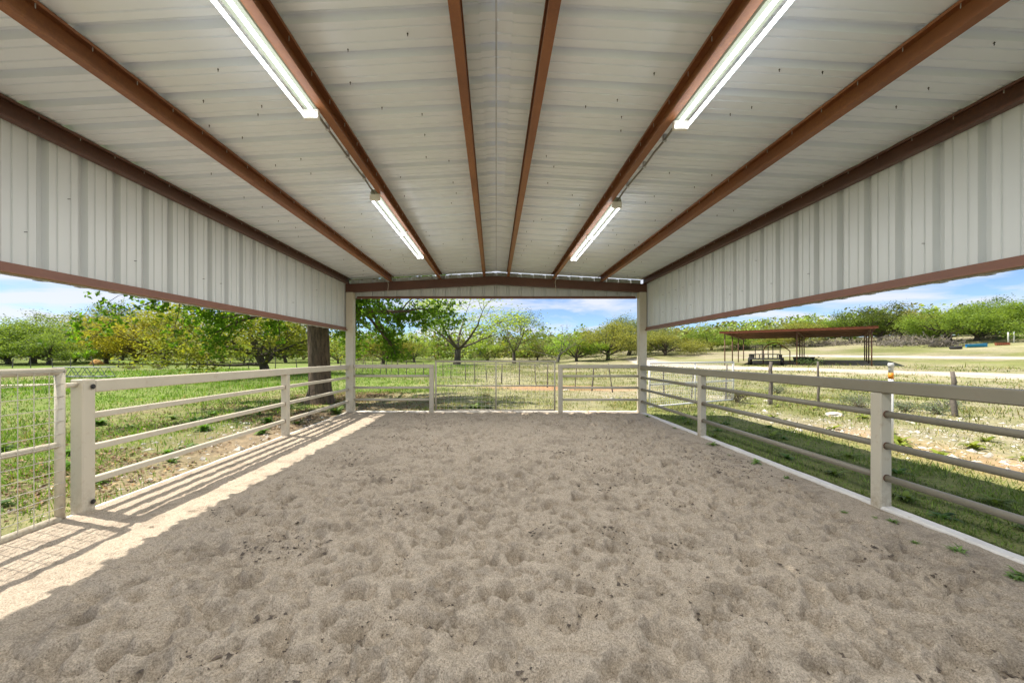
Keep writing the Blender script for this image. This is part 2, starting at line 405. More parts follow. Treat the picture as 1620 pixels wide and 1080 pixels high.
bump(t, b, n1, 0.5, 0.08); M['ground'] = m
g = link('ground', npmesh('ground', np.stack([X, Y, Z], -1), F, True, colg.reshape(-1, 3)), M['ground']); tag(g, kind='structure')

m, t, b = material('caliche')
n1 = noise(t, 1.1, 7, 0.7); n2 = noise(t, 30, 4, 0.7)
c = ramp(t, n1, [(0.3, (0.44, 0.38, 0.29)), (0.6, (0.62, 0.56, 0.46)), (0.8, (0.70, 0.65, 0.56))])
c = mixc(t, 1.0, c, ramp(t, n2, [(0.3, (0.75, 0.74, 0.72)), (0.65, (1.08, 1.08, 1.08))]), 'MULTIPLY')
t.links.new(c, b.inputs['Base Color']); b.inputs['Roughness'].default_value = 0.95; bump(t, b, n1, 0.5, 0.1); M['caliche'] = m
for ri, (line, hw) in enumerate(ROADS):
    L = [Vector(p) for p in line]; pts = []
    for k in range(len(L) - 1):
        p0, p1, p2, p3 = L[max(k - 1, 0)], L[k], L[k + 1], L[min(k + 2, len(L) - 1)]
        for u in np.linspace(0, 1, 24, endpoint=False):
            pts.append(0.5 * ((2 * p1) + (p2 - p0) * u + (2 * p0 - 5 * p1 + 4 * p2 - p3) * u * u + (3 * p1 - p0 - 3 * p2 + p3) * u ** 3))
    pts.append(L[-1]); P = np.array([tuple(p) for p in pts]); T = np.gradient(P, axis=0); T /= np.linalg.norm(T, axis=1)[:, None]
    Nn = np.stack([-T[:, 1], T[:, 0]], 1); K = 13; s = np.linspace(-1, 1, K)
    wl = hw * (1 + 0.25 * vnoise(P[:, 0] * 1.0, P[:, 1], 1.1, 60 + ri) + 0.2 * vnoise(P[:, 0], P[:, 1], 4, 61))
    wr = hw * (1 + 0.25 * vnoise(P[:, 0] + 50, P[:, 1], 1.1, 62 + ri) + 0.2 * vnoise(P[:, 0], P[:, 1], 4, 63))
    Wd = np.where(s[None, :] < 0, wl[:, None], wr[:, None])
    QX = P[:, 0:1] + Nn[:, 0:1] * s[None, :] * Wd; QY = P[:, 1:2] + Nn[:, 1:2] * s[None, :] * Wd
    QZ = height(QX, QY) + 0.035 - 0.06 * np.abs(s[None, :]) ** 6
    n_ = len(P); ii = (np.arange(n_ - 1)[:, None] * K + np.arange(K - 1)[None, :]).ravel()
    o = link(['dirt_road', 'dirt_track', 'dirt_path'][ri], npmesh('road', np.stack([QX, QY, QZ], -1), np.stack([ii, ii + 1, ii + K + 1, ii + K], 1)[:, ::-1], True), M['caliche']); tag(o, kind='structure')

# ------------------------------------------------------------------ sand floor of the arena
rs = np.random.RandomState(11)
sx = axis([(-3.68, 3.6, 0.0125)]); sy = axis([(-3.4, 1.2, 0.08), (1.2, 4.6, 0.0125), (4.6, 9.62, 0.022)])
SX, SY = np.meshgrid(sx, sy)
amp = 0.55 + 0.45 * sstep(-0.3, 0.4, fbm(SX, SY, 1.6, 70, 2))
mid = sstep(3.5, 2.5, np.abs(SX))
calm = 0.18 + 0.82 * sstep(-2.75, -2.25, SX)
SZ = 0.020 * fbm(SX, SY, 1.1, 71, 2) * (0.2 + 0.8 * sstep(-3.0, -2.0, SX)) + amp * calm * (0.040 * fbm(SX, SY, 0.34, 73, 3, 0.55) + 0.034 * fbm(SX, SY, 0.13, 76, 2)) * (0.35 + 0.65 * mid)
rid = np.abs(fbm(SX * 1.0, SY * 1.5, 0.26, 80, 3, 0.55)); SZ += -0.030 * (0.25 - np.clip(rid, 0, 0.25)) / 0.25 * amp * calm * (0.2 + 0.8 * mid)
SZ += 0.016 * fbm(SX, SY, 0.050, 90, 2, 0.6) * (0.5 + 0.5 * calm)
dark = np.zeros_like(SX)
def stamp(cx, cy, rx, ry, ang, depth, rim, dk):
    R_ = max(rx, ry) * 1.8
    i0, i1 = np.searchsorted(sx, [cx - R_, cx + R_]); j0, j1 = np.searchsorted(sy, [cy - R_, cy + R_])
    if i1 <= i0 or j1 <= j0: return
    x = SX[j0:j1, i0:i1] - cx; y = SY[j0:j1, i0:i1] - cy
    u = (x * math.cos(ang) + y * math.sin(ang)) / rx; v = (-x * math.sin(ang) + y * math.cos(ang)) / ry
    d = np.sqrt(u * u + v * v)
    SZ[j0:j1, i0:i1] += -depth * np.exp(-(d * 1.05) ** 6) * (1 + 0.35 * u) + rim * np.exp(-((d - 1.2) / 0.28) ** 2)
    if dk: dark[j0:j1, i0:i1] = np.maximum(dark[j0:j1, i0:i1], dk * np.exp(-(d * 1.5) ** 2))
for k in range(800):
    r_ = rs.uniform(0.03, 0.095); cx = rs.uniform(-2.3, 3.1); cy = rs.uniform(1.2, 9.4)
    stamp(cx, cy, r_, r_ * rs.uniform(0.6, 0.95), rs.uniform(0, 3.14), rs.uniform(0.014, 0.055), rs.uniform(0.003, 0.014), 0)
for k in range(230):
    r_ = rs.uniform(0.018, 0.036); cx = rs.normal(-0.2, 1.2); cy = rs.gamma(3.0, 0.55) + 1.4
    stamp(cx, cy, r_, r_ * rs.uniform(0.85, 1.0), rs.uniform(0, 3.14), r_ * rs.uniform(1.1, 1.8), r_ * 0.25, 0)
for k in range(3600):
    r_ = rs.gamma(3.0, 0.009) + 0.012; cx = rs.uniform(-2.35, 3.2); cy = 1.2 + 8.2 * rs.rand() ** 1.25
    stamp(cx, cy, r_, r_ * rs.uniform(0.5, 0.95), rs.uniform(0, 3.14), min(0.05, r_ * rs.uniform(0.5, 1.1)), r_ * rs.uniform(0.05, 0.2), 0)
left_edge = sstep(-3.05, -3.6, SX); SZ = SZ * (1 - 0.5 * left_edge) + 0.02 * left_edge
right_edge = sstep(2.7, 3.4, SX); SZ = SZ * (1 - 0.55 * right_edge) - 0.004 * right_edge
SZ = SZ - 0.02 * sstep(9.35, 9.6, SY) - 0.05 * sstep(-3.6, -3.68, SX) - 0.03 * sstep(3.5, 3.58, SX)
slope = np.clip(-SZ / 0.03, 0, 1)
sd = np.array([0.485, 0.41, 0.322]); dk = np.array([0.24, 0.20, 0.155])
dm = np.clip(0.45 * sstep(0.0, 0.5, fbm(SX, SY, 0.22, 95, 4, 0.75)), 0, 0.85)[..., None]
tint = (1 + 0.10 * fbm(SX, SY, 1.8, 97, 3))[..., None]
colS = (sd * (1 - dm) + dk * dm) * tint
nx, ny = len(sx), len(sy); ii = (np.arange(ny - 1)[:, None] * nx + np.arange(nx - 1)[None, :]).ravel()
m, t, b = material('arena_sand')
at = add(t, 'ShaderNodeAttribute'); at.attribute_name = 'Col'
n1 = noise(t, 125, 4, 0.8); n2 = noise(t, 40, 5, 0.75)
c = mixc(t, 1.0, at.outputs['Color'], ramp(t, n1, [(0.30, (0.42, 0.39, 0.36)), (0.48, (0.98, 0.98, 0.98)), (0.70, (1.6, 1.58, 1.55))]), 'MULTIPLY')
c = mixc(t, 1.0, c, ramp(t, n2, [(0.25, (0.72, 0.69, 0.66)), (0.55, (1.04, 1.04, 1.04))]), 'MULTIPLY')
t.links.new(c, b.inputs['Base Color']); b.inputs['Roughness'].default_value = 0.95; b.inputs['Specular IOR Level'].default_value = 0.15
bn = bump(t, b, n2, 0.9, 0.022)
bn2 = add(t, 'ShaderNodeBump'); bn2.inputs['Strength'].default_value = 0.9; bn2.inputs['Distance'].default_value = 0.007
t.links.new(n1, bn2.inputs['Height']); t.links.new(bn.outputs[0], bn2.inputs['Normal']); t.links.new(bn2.outputs[0], b.inputs['Normal'])
M['sand'] = m
o = link('sand_floor', npmesh('sand_floor', np.stack([SX, SY, SZ], -1), np.stack([ii, ii + 1, ii + nx + 1, ii + nx], 1), True, colS.reshape(-1, 3)), M['sand']); tag(o, kind='structure')
def sandz(x, y):
    i = int(np.clip(np.searchsorted(sx, x), 0, len(sx) - 1)); j = int(np.clip(np.searchsorted(sy, y), 0, len(sy) - 1)); return float(SZ[j, i])

# concrete curbs
def curb(label, x0, x1, y0, y1, z1, seed):
    t_ = thing('concrete_curb', label, 'curb', ((x0 + x1) / 2, (y0 + y1) / 2, -0.1)); r_ = random.Random(seed)
    along_y = (y1 - y0) > (x1 - x0); mb = MB(); n = 60; v = []; a0, a1 = (y0, y1) if along_y else (x0, x1); c0, c1 = (x0, x1) if along_y else (y0, y1)
    for k in range(n + 1):
        a = a0 + (a1 - a0) * k / n; j = [r_.uniform(-.004, .004) for _ in range(4)]; ch = 0.012
        sec = [(c0, -0.3), (c0, z1 - ch + j[0]), (c0 + ch, z1 + j[1]), (c1 - ch, z1 + j[2]), (c1, z1 - ch + j[3]), (c1, -0.3)]
        for q in sec: v.append((q[0], a, q[1]) if along_y else (a, q[0], q[1]))
    f = [(k * 6 + i, (k + 1) * 6 + i, (k + 1) * 6 + i + 1, k * 6 + i + 1) for k in range(n) for i in range(5)]
    mb.addm(v, f); mb.build('curb_body', M['concrete'], t_); return t_
curb('white concrete curb along the right edge of the sand', 3.49, 3.60, -3.4, 9.70, 0.016, 1)
curb('pale concrete curb half buried along the sunlit left edge of the sand', -3.67, -3.585, -3.4, 9.70, 0.012, 2)
curb('pale concrete curb under the gate at the far end of the sand', -3.58, 3.48, 9.60, 9.70, 0.006, 3)

# ------------------------------------------------------------------ the barn
WX = 3.66; Y0, Y1 = -3.4, 9.70; PITCH = 0.3048; SLOPE = 0.054; ZR = 3.485
def roofz(x): return ZR - SLOPE * abs(x)
barn = thing('open_barn', 'open sided metal barn with white sheet roof on brown steel purlins and cream columns', 'barn', (0, 3.2, 0))
base_prof = [(-0.042, 0), (-0.030, .050), (.030, .050), (.042, 0), (.092, 0), (.096, .009), (.106, .009), (.110, 0), (.194, 0), (.198, .009), (.208, .009), (.212, 0)]
def profile(npitch):
    u = []
    for k in range(npitch): u += [(p[0] + k * PITCH, p[1]) for p in base_prof]
    u += [(p[0] + npitch * PITCH, p[1]) for p in base_prof[:4]]
    return [(a, h + 0.0022 * (a / (npitch * PITCH))) for a, h in u]
def sheet_mesh(name, P, fn0, fn1, nseg=1):
    """strip between two edge functions for each profile point"""
    v = []
    for a, h in P:
        p0, p1 = Vector(fn0(a, h)), Vector(fn1(a, h))
        for s in range(nseg + 1): v.append(tuple(p0.lerp(p1, s / nseg)))
    k = nseg + 1
    f = [(i * k + s, i * k + s + 1, (i + 1) * k + s + 1, (i + 1) * k + s) for i in range(len(P) - 1) for s in range(nseg)]
    me = bpy.data.meshes.new(name); me.from_pydata(v, [], f); me.update(); return me
P3 = profile(3)
OV = 0.30                                            # the ridge cap takes over inside this
meL = sheet_mesh('roof_sheet_left', P3, lambda a, h: (-WX - 0.12, a, roofz(WX + 0.12) + h), lambda a, h: (-0.105, a, roofz(0.105) + h))
meR = sheet_mesh('roof_sheet_right', P3, lambda a, h: (WX + 0.12, a, roofz(WX + 0.12) + h), lambda a, h: (0.105, a, roofz(0.105) + h))
meRL = sheet_mesh('ridge_cap_left', P3, lambda a, h: (-0.30, a, roofz(0.30) + h + .008), lambda a, h: (-0.004, a, roofz(0.004) + h * .9 + .012))
meRR = sheet_mesh('ridge_cap_right', P3, lambda a, h: (0.30, a, roofz(0.30) + h + .008), lambda a, h: (0.004, a, roofz(0.004) + h * .9 + .012))
for me in (meL, meR, meRL, meRR): me.materials.append(M['roof_sheet'])
roof = MB().box(-0.006, 0.006, Y0, Y1 - .02, ZR + 0.006, ZR + 0.012).build('roof', M['galv'], barn)   # the ridge seam carries the sheets
nsh = 14; ystart = Y1 - 0.045 - nsh * 3 * PITCH
for k in range(nsh):
    y = ystart + k * 3 * PITCH
    for me, nm in ((meL, 'roof_panel'), (meR, 'roof_panel'), (meRL, 'ridge_cap_panel'), (meRR, 'ridge_cap_panel')):
        o = link(nm, me, None, roof); o.location = (0, y, 0)
# wall skirts
ZG = 1.995
for s in (-1, 1):
    wall = None
    me = sheet_mesh('wall_sheet', P3, lambda a, h: (s * (WX + 0.012 + h), a, ZG - 0.012), lambda a, h: (s * (WX + 0.012 + h), a, roofz(WX) - 0.012))
    me.materials.append(M['wall_sheet'])
    g_ = MB()
    # bottom girt: a C channel lying on its back with its lip towards the arena
    sec = [(WX + .008, ZG), (WX - .060, ZG), (WX - .060, ZG + .018), (WX - .056, ZG + .018), (WX - .056, ZG + .005), (WX - .030, ZG + .005), (WX - .030, ZG + .078), (WX + .008, ZG + .078)]
    g_.prism([(s * x, z) for x, z in sec] if s > 0 else [(s * x, z) for x, z in sec][::-1], 'y', Y0, 9.37)
    girt = g_.build('skirt_girt', M['primer_pink'], barn)
    wall = girt
    for k in range(nsh):
        o = link('wall_panel', me, None, wall); o.location = (0, ystart + k * 3 * PITCH - (0.04 if s > 0 else 0.12), 0)
# purlins: C sections open towards the middle of the roof
PH, PF, PT, PL = 0.150, 0.066, 0.004, 0.020
def csec(s):
    p = [(0, 0), (PF, 0), (PF, PL), (PF - PT, PL), (PF - PT, PT), (PT, PT), (PT, PH - PT), (PF - PT, PH - PT), (PF - PT, PH - PL), (PF, PH - PL), (PF, PH), (0, PH)]
    return p if s < 0 else [(-x, z) for x, z in p][::-1]
def purlin(xn, xf, mat):
    """web position near the camera (y=2.1) and at the far rafter (y=9.5)"""
    s = -1 if xn < 0 else 1
    def xat(y): return xn + (xf - xn) * (y - 2.1) / 7.4
    mb = MB(); ya, yb = Y0, 9.62; sec = csec(s); n = len(sec); za = roofz(xat(5)) - PH - 0.006
    v = [(xat(ya) + x, ya, za + z) for x, z in sec] + [(xat(yb) + x, yb, za + z) for x, z in sec]
    f = [tuple(range(n))[::-1], tuple(range(n, 2 * n))] + [(i, (i + 1) % n, n + (i + 1) % n, n + i) for i in range(n)]
    mb.addm(v, f); p = mb.build('purlin', mat, barn)
    sm = MB(); y = ystart + 0.11
    while y < 9.5:
        if y > 0.5:
            x = xat(y) - s * 0.045; z = za + PH - PT
            sm.tube([(x, y, z), (x, y, z - .026)], .0028, 5); sm.tube([(x, y, z - .026), (x, y, z - .034)], [.0028, .0005], 5, False)
        y += PITCH
    sm.build('screw_tips', M['screw'], p)['kind'] = 'stuff'
    return p, za
PUR = {}
for key, xn, xf, mt in (('eave', -WX, -WX, 'primer_dark'), ('third', -2.60, -2.60, 'primer'), ('lamp', -1.355, -1.40, 'primer_orange'), ('ridge', -0.265, -0.325, 'primer'),
                        ('ridge_r', 0.355, 0.325, 'primer'), ('lamp_r', 1.41, 1.43, 'primer'), ('third_r', 2.62, 2.60, 'primer_orange'), ('eave_r', WX, WX, 'primer_dark')):
    PUR[key] = purlin(xn, xf, M[mt])
# loose fasteners through the sheets
for s in (-1, 1):
    fm = MB(); r_ = random.Random(5 + s)
    for k in range(0, nsh * 3):
        y = ystart + k * PITCH
        if y < 0.8: continue
        for x in (0.62, 1.05, 1.95, 2.35, 3.1):
            if r_.random() < 0.45:
                xx = s * (x + r_.uniform(-.12, .12)); yy = y + r_.choice([-.055, .055, .15]); z = roofz(xx) + .001
                fm.tube([(xx, yy, z + .004), (xx, yy, z - .022)], .0026, 5); fm.lathe([(.006, 0), (.006, .002)], xx, yy, z - .008, 6)
    fm.build('roof_screws', M['dark'], roof)['kind'] = 'stuff'
    fm = MB()
    for k in range(nsh * 3):
        y = ystart + k * PITCH + .06
        for z in (2.34, 2.72):
            if r_.random() < 0.3:
                fm.tube([(s * (WX + .012), y, z), (s * (WX - .014), y, z)], .0026, 5)
    fm.build('wall_screws', M['dark'], barn)['kind'] = 'stuff'
# frames: rafters and columns, at the far end and behind the camera
def frame(yc):
    zt = lambda x: roofz(x) - PH - 0.012
    H = 0.200; e = WX + .012
    def body(y0, y1, h0, h1, nm, mat, par):
        mb = MB(); mb.prism([(-e, zt(e) - h1), (0, zt(0) - h1), (e, zt(e) - h1), (e, zt(e) - h0), (0, zt(0) - h0), (-e, zt(e) - h0)], 'y', y0, y1); return mb.build(nm, mat, par)
    r_ = body(yc - .05, yc + .05, 0, .012, 'rafter', M['primer_dark'], barn)
    body(yc - .047, yc - .040, .0125, H - .0125, 'rafter_web', M['primer_dark'], r_)
    body(yc - .05, yc + .05, H - .012, H, 'rafter_flange', M['primer_dark'], r_)
    for s in (-1, 1):
        x0, x1 = sorted((s * 3.475, s * 3.655))
        MB().bbox(x0, x1, yc - .09, yc + .09, -0.25, zt(3.56) - H - .002, .012).build('column', M['cream'], barn)
frame(9.47); frame(-3.1)
# gable end: sheets and header
P4 = profile(3); x = -WX
GX0, GX1 = -3.67, 3.67; k = 0
while GX0 + k * 3 * PITCH < GX1 - 0.05:
    xs = GX0 + k * 3 * PITCH
    pr = [(a, h) for a, h in P4 if xs + a <= GX1]
    me = sheet_mesh('gable_sheet', pr, lambda a, h: (xs + a, 9.655 + h, 2.815), lambda a, h: (xs + a, 9.655 + h, roofz(xs + a) - 0.022))
    me.materials.append(M['wall_sheet']); link('gable_panel', me, None, barn); k += 1
hd = MB(); hd.prism([(9.59, 2.80), (9.652, 2.80), (9.652, 2.865), (9.648, 2.865), (9.648, 2.806), (9.596, 2.806), (9.596, 2.82), (9.59, 2.82)], 'x', -3.47, 3.47); hd.build('gable_header', M['primer_pink'], barn)
# two short cables hanging over the far rafter
for xx, dx in ((-2.64, .02), (1.46, -.03)):
    z0 = roofz(xx) - PH - .01
    o = MB().tube([(xx, 9.412, z0), (xx + dx, 9.405, z0 - .08), (xx + dx * .4, 9.40, z0 - .20), (xx + dx * .6, 9.41, z0 - .33)], .006, 6).build('hanging_cable', M['cable'], None, True)
    tag(o, 'short pale cable hanging over the far rafter near its %s end' % ('left' if xx < 0 else 'right'), 'cable')

# ------------------------------------------------------------------ lamps and conduit
def lamp(xc, y0, y1, z, label):
    t_ = thing('strip_light', label, 'lamp', (xc, (y0 + y1) / 2, z), 0, 'fluorescent strip lights under the roof')
    hs = MB(); hs.prism([(xc - .044, z + .046), (xc + .044, z + .046), (xc + .050, z + .060), (xc + .034, z + .098), (xc - .034, z + .098), (xc - .050, z + .060)], 'y', y0, y1)
    hs.build('housing', M['lamp_grey'], t_)
    L = (y1 - y0 - .12) / 2
    for sec in (0, 1):
        a = y0 + .04 + sec * (L + .04); b_ = a + L
        for dx in (-.040, .040):
            tb = MB().tube([(xc + dx, a, z - .008), (xc + dx, b_, z - .008)], .0125, 10).build('tube', M['tube'], t_, True)
            ld = bpy.data.lights.new('tube_light', 'AREA'); ld.shape = 'RECTANGLE'; ld.size = .024; ld.size_y = L - .04; ld.energy = GLOW * L; ld.color = (0.97, 0.99, 1.0)
            lo = bpy.data.objects.new('tube_light', ld); C.objects.link(lo); lo.parent = t_; lo.location = (dx, (a + b_) / 2 - (y0 + y1) / 2, -.0225)   # the lower half of the tube
    for ye in (y0 - .004, (y0 + y1) / 2 - .018, y1 - .034):
        MB().bbox(xc - .058, xc + .058, ye, ye + .036, z - .024, z + .047, .004).build('lamp_holder', M['white'], t_)
    for ye in (y0 + .25, y1 - .25): MB().tube([(xc, ye, z + .095), (xc, ye, roofz(xc) + .002)], .004, 6).build('hanger', M['conduit'], t_)
    return t_
ZL = 3.200
LX, RX = -1.405, 1.468
lamp(LX, 0.40, 2.96, ZL, 'lit twin fluorescent strip light on left purlin, cut by the top of the picture')
lamp(LX, 4.47, 7.20, ZL, 'lit twin fluorescent strip light on left purlin, farther one near the end wall')
lamp(RX, 0.50, 3.10, ZL, 'lit twin fluorescent strip light on right purlin, cut by the top of the picture')
lamp(RX, 4.69, 7.36, ZL, 'lit twin fluorescent strip light on right purlin, farther one near the end wall')
lamp(LX, -2.62, -0.12, ZL, 'unseen twin strip light added on left purlin behind the camera as fill')  # this and the next are unseen, added to brighten the interior
lamp(RX, -2.62, -0.12, ZL, 'unseen twin strip light added on right purlin behind the camera as fill')
for xc, y0, y1, s, side in ((LX, 2.97, 4.46, -1, 'left'), (RX, 3.11, 4.68, 1, 'right')):
    t_ = thing('conduit', 'thin grey steel conduit linking the two strip lights on the %s purlin' % side, 'conduit', (xc, y0, ZL))
    zc = ZL + .095; r_ = random.Random(side)
    pts = [(xc, y0, ZL + .05)] + [(xc + s * .02 + r_.uniform(-.006, .006), y0 + .08 + (y1 - y0 - .16) * k / 6, zc + r_.uniform(-.012, .006)) for k in range(7)] + [(xc, y1, ZL + .05)]
    MB().tube(pts, .010, 7).build('pipe', M['conduit'], t_, True)
    for k in (1, 3, 5):
        p = pts[k + 1]; MB().bbox(p[0] - .016, p[0] + .016, p[1] - .012, p[1] + .012, p[2] - .014, p[2] + .05, .003).build('strap', M['galv'], t_)

# ------------------------------------------------------------------ pipe fences round the arena
FZ = dict(top=(1.04, 1.15), rails=(0.85, 0.565, 0.273))
def side_fence(label, xc, ya, yb, posts, square, mat, dz=0.0):
    """rails run between the posts; posts: (y, half size, height or None)"""
    t_ = thing('rail_fence', label, 'fence', (xc, ya, 0))
    for y, hs, zt in posts:
        p = MB().bbox(xc - hs, xc + hs, y - hs, y + hs, -0.12, zt, .008).build('post', M['cream'], t_)
    ends = sorted([(y - hs, y + hs) for y, hs, zt in posts] + [(ya, ya), (yb, yb)])
    gaps = [(a[1], b_[0]) for a, b_ in zip(ends, ends[1:]) if b_[0] - a[1] > 0.2]
    for a, b_ in gaps:
        for z in FZ['rails']:
            mb = MB()
            if square: mb.bbox(xc - .027, xc + .027, a + .001, b_ - .001, z - .027 + dz, z + .027 + dz, .006); o = mb.build('rail', mat, t_)
            else: mb.tube([(xc, a + .001, z + dz), (xc, b_ - .001, z + dz)], .030, 14); o = mb.build('rail', mat, t_, True)
            for e in (a + .001, b_ - .010):
                if square: MB().bbox(xc - .0300, xc + .0300, e, e + .009, z - .0300 + dz, z + .0300 + dz, .003).build('weld', M['rust_post'], o)
                else: MB().tube([(xc, e, z + dz), (xc, e + .009, z + dz)], .0335, 12).build('weld', M['rust_post'], o)
    return t_
xl = -3.61
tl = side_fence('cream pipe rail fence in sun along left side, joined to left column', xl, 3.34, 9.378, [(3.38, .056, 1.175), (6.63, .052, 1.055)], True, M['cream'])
MB().bbox(xl - .052, xl + .052, 3.438, 9.376, 1.056, 1.165, .009).build('top_rail', M['cream'], tl)
mb = MB(); mb.lathe([(.014, 0), (.014, .02)], 0, 0, 0, 10); 
for z in (1.11, .10):
    b_ = MB(); b_.tube([(xl + .056, 3.40, z), (xl + .078, 3.40, z)], .012, 10); b_.tube([(xl + .066, 3.40, z), (xl + .070, 3.40, z)], .022, 10); b_.build('bolt', M['dark'], tl)
xr = 3.54
tr = side_fence('pipe rail fence along right side, rails coloured darker for shade, joined to right column', xr, -3.0, 9.378, [(-2.6, .052, 1.04), (0.45, .052, 1.04), (3.56, .052, 1.04), (6.66, .052, 1.04)], False, M['tan'])
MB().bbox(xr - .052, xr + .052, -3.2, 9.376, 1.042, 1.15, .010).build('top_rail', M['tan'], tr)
def end_fence(label, xa, xb, xpost, dz):
    t_ = thing('rail_fence', label, 'fence', ((xa + xb) / 2, 9.47, 0))
    MB().bbox(xpost - .052, xpost + .052, 9.42, 9.522, -0.12, 1.075 + dz, .008).build('post', M['cream'], t_)
    lo, hi = (xa, xpost - .053) if xpost > xa else (xpost + .053, xb)
    MB().bbox(min(xa, xb) if xpost > xa else xpost - .052, xpost + .052 if xpost > xa else xb, 9.419, 9.523, 1.077 + dz, 1.165 + dz, .009).build('top_rail', M['cream'], t_)
    for z in FZ['rails']: MB().tube([(lo, 9.47, z + .035 + dz), (hi, 9.47, z + .035 + dz)], .029, 14).build('rail', M['cream'], t_, True)
    return t_
end_fence('short cream rail fence panel between left column and gate at far end', -3.473, -1.58, -1.58, .005)
end_fence('short tan rail fence panel between gate and right column at far end', 1.57, 3.473, 1.57, 0.0)

# gates
def gate(label, A, B, z0, z1, zm, stiles, rr, mat, cell, wire_r, name='pipe_gate', feet=True, wmat=None, lean=None):
    A = Vector((A[0], A[1], 0)); B = Vector((B[0], B[1], 0)); d = (B - A); L = d.length; d.normalize()
    t_ = thing(name, label, 'gate', (A.x, A.y, z0))
    za = z0; P = lambda s, z: A + d * s + Vector((0, 0, z))
    fr = MB(); fr.tube([P(0, z0), P(0, z1)], rr, 12).build('stile', mat, t_, True)
    MB().tube([P(L, z0), P(L, z1)], rr, 12).build('stile', mat, t_, True)
    MB().tube([P(-rr * .7, z1), P(L + rr * .7, z1)], rr, 12).build('top_bar', mat, t_, True)
    MB().tube([P(-rr * .7, z0), P(L + rr * .7, z0)], rr, 12).build('bottom_bar', mat, t_, True)
    if zm: MB().tube([P(rr * .5, zm), P(L - rr * .5, zm)], rr * .8, 12).build('middle_bar', mat, t_, True)
    for s in stiles: MB().tube([P(s, z0), P(s, z1)], rr * .85, 12).build('brace', mat, t_, True)
    ws = MB(); nrm = Vector((-d.y, d.x, 0)) * rr * .9
    k = 1
    while k * cell < L: ws.tube([P(k * cell, z0) + nrm, P(k * cell, z1) + nrm], wire_r, 5, False); k += 1
    k = 1
    while z0 + k * cell < z1: ws.tube([P(0, z0 + k * cell) + nrm * 1.12, P(L, z0 + k * cell) + nrm * 1.12], wire_r, 5, False); k += 1
    o = ws.build('wire_mesh', wmat or M['wire'], t_); o['kind'] = 'stuff'
    return t_, P
gt, P = gate('wide pipe gate with square wire mesh closing the far end of the arena', (-1.475, 9.46), (1.43, 9.46), 0.055, 1.245, 0.65, [1.47], .021, M['cream'], .1016, .0028)
MB().tube([(1.44, 9.46, .64), (1.53, 9.46, .64)], .012, 8).build('latch', M['cream'], gt, True)
gl_, P = gate('cream pipe gate with square wire mesh beside the left corner post', (xl, 3.20), (xl, -0.45), 0.03, 1.25, 0.645, [1.85], .032, M['cream'], .1016, .0030)
MB().tube([(xl, 3.235, 1.13), (xl, 3.325, 1.13)], .022, 8).build('latch', M['cream'], gl_, True)
gr_, P = gate('white wire mesh gate standing open beyond the right column', (3.98, 10.05), (7.2, 11.75), 0.06, 1.19, 0.63, [1.85], .024, M['white'], .0762, .0031, wmat=M['white'])

# ------------------------------------------------------------------ ranch wire fences
def wire_fence(label, line, spacing, hgt, kinds, rows, seed, group=None, mat='cedar', r0=.032, wr=.0030, lean=.09, skip=None):
    r_ = random.Random(seed); t_ = thing('wire_fence', label, 'fence', (line[0][0], line[0][1], gz(*line[0])), 0, group)
    tops = []
    for (ax, ay), (bx_, by) in zip(line, line[1:]):
        L = math.hypot(bx_ - ax, by - ay); n = max(1, round(L / spacing))
        for k in range(n + (1 if (bx_, by) == line[-1] else 0)):
            u = k / n; j = r_.uniform(-.25, .25) / max(n, 1); u = min(1, max(0, u + (j if 0 < k < n else 0)))
            x = ax + (bx_ - ax) * u; y = ay + (by - ay) * u; z = gz(x, y); h = hgt * r_.uniform(.88, 1.1); lx, ly = r_.gauss(0, lean), r_.gauss(0, lean)
            r1 = r0 * r_.uniform(.75, 1.25); pts = []; nn = 6
            for q in range(nn):
                v = q / (nn - 1); pts.append((x + lx * v * h * .5 + r_.uniform(-.5, .5) * r1 * .7, y + ly * v * h * .5 + r_.uniform(-.5, .5) * r1 * .7, z - .15 + (h + .15) * v))
            MB().tube(pts, [r1 * (1.15 - .35 * q / (nn - 1)) * r_.uniform(.88, 1.12) for q in range(nn)], 7).build('post', M[mat], t_, True)
            tops.append((x, y, z, lx, ly))
    for row in rows:
        pts = [(x + lx * row * .5, y + ly * row * .5 - r0 * .9, z + row) for x, y, z, lx, ly in tops]
        MB().tube(pts, wr, 4, False).build('wire', M['darkwire'], t_)
    return t_
wire_fence('old wire fence on crooked cedar stays running slantwise behind the gate', [(8.05, 11.3), (4.0, 16.2), (-3.4, 24.8), (-12.5, 34.5)], 1.12, 1.10, None, (.25, .5, .75, 1.0), 4, lean=.12, r0=.026)
wire_fence('wire fence on gnarled cedar posts beyond the right rail fence', [(10.75, 4.6), (10.5, 8.85), (9.95, 11.95), (8.05, 11.36)], 3.1, 1.14, None, (.2, .45, .7, .95), 9, lean=.06, r0=.045)
wire_fence('far wire fence on thin leaning posts across the left meadow', [(-72, 47), (-44, 45), (-30, 43.5), (-16.5, 41)], 2.9, 1.22, None, (.4, .7, 1.0), 12, mat='darkwire', lean=.16, r0=.045, wr=.006)
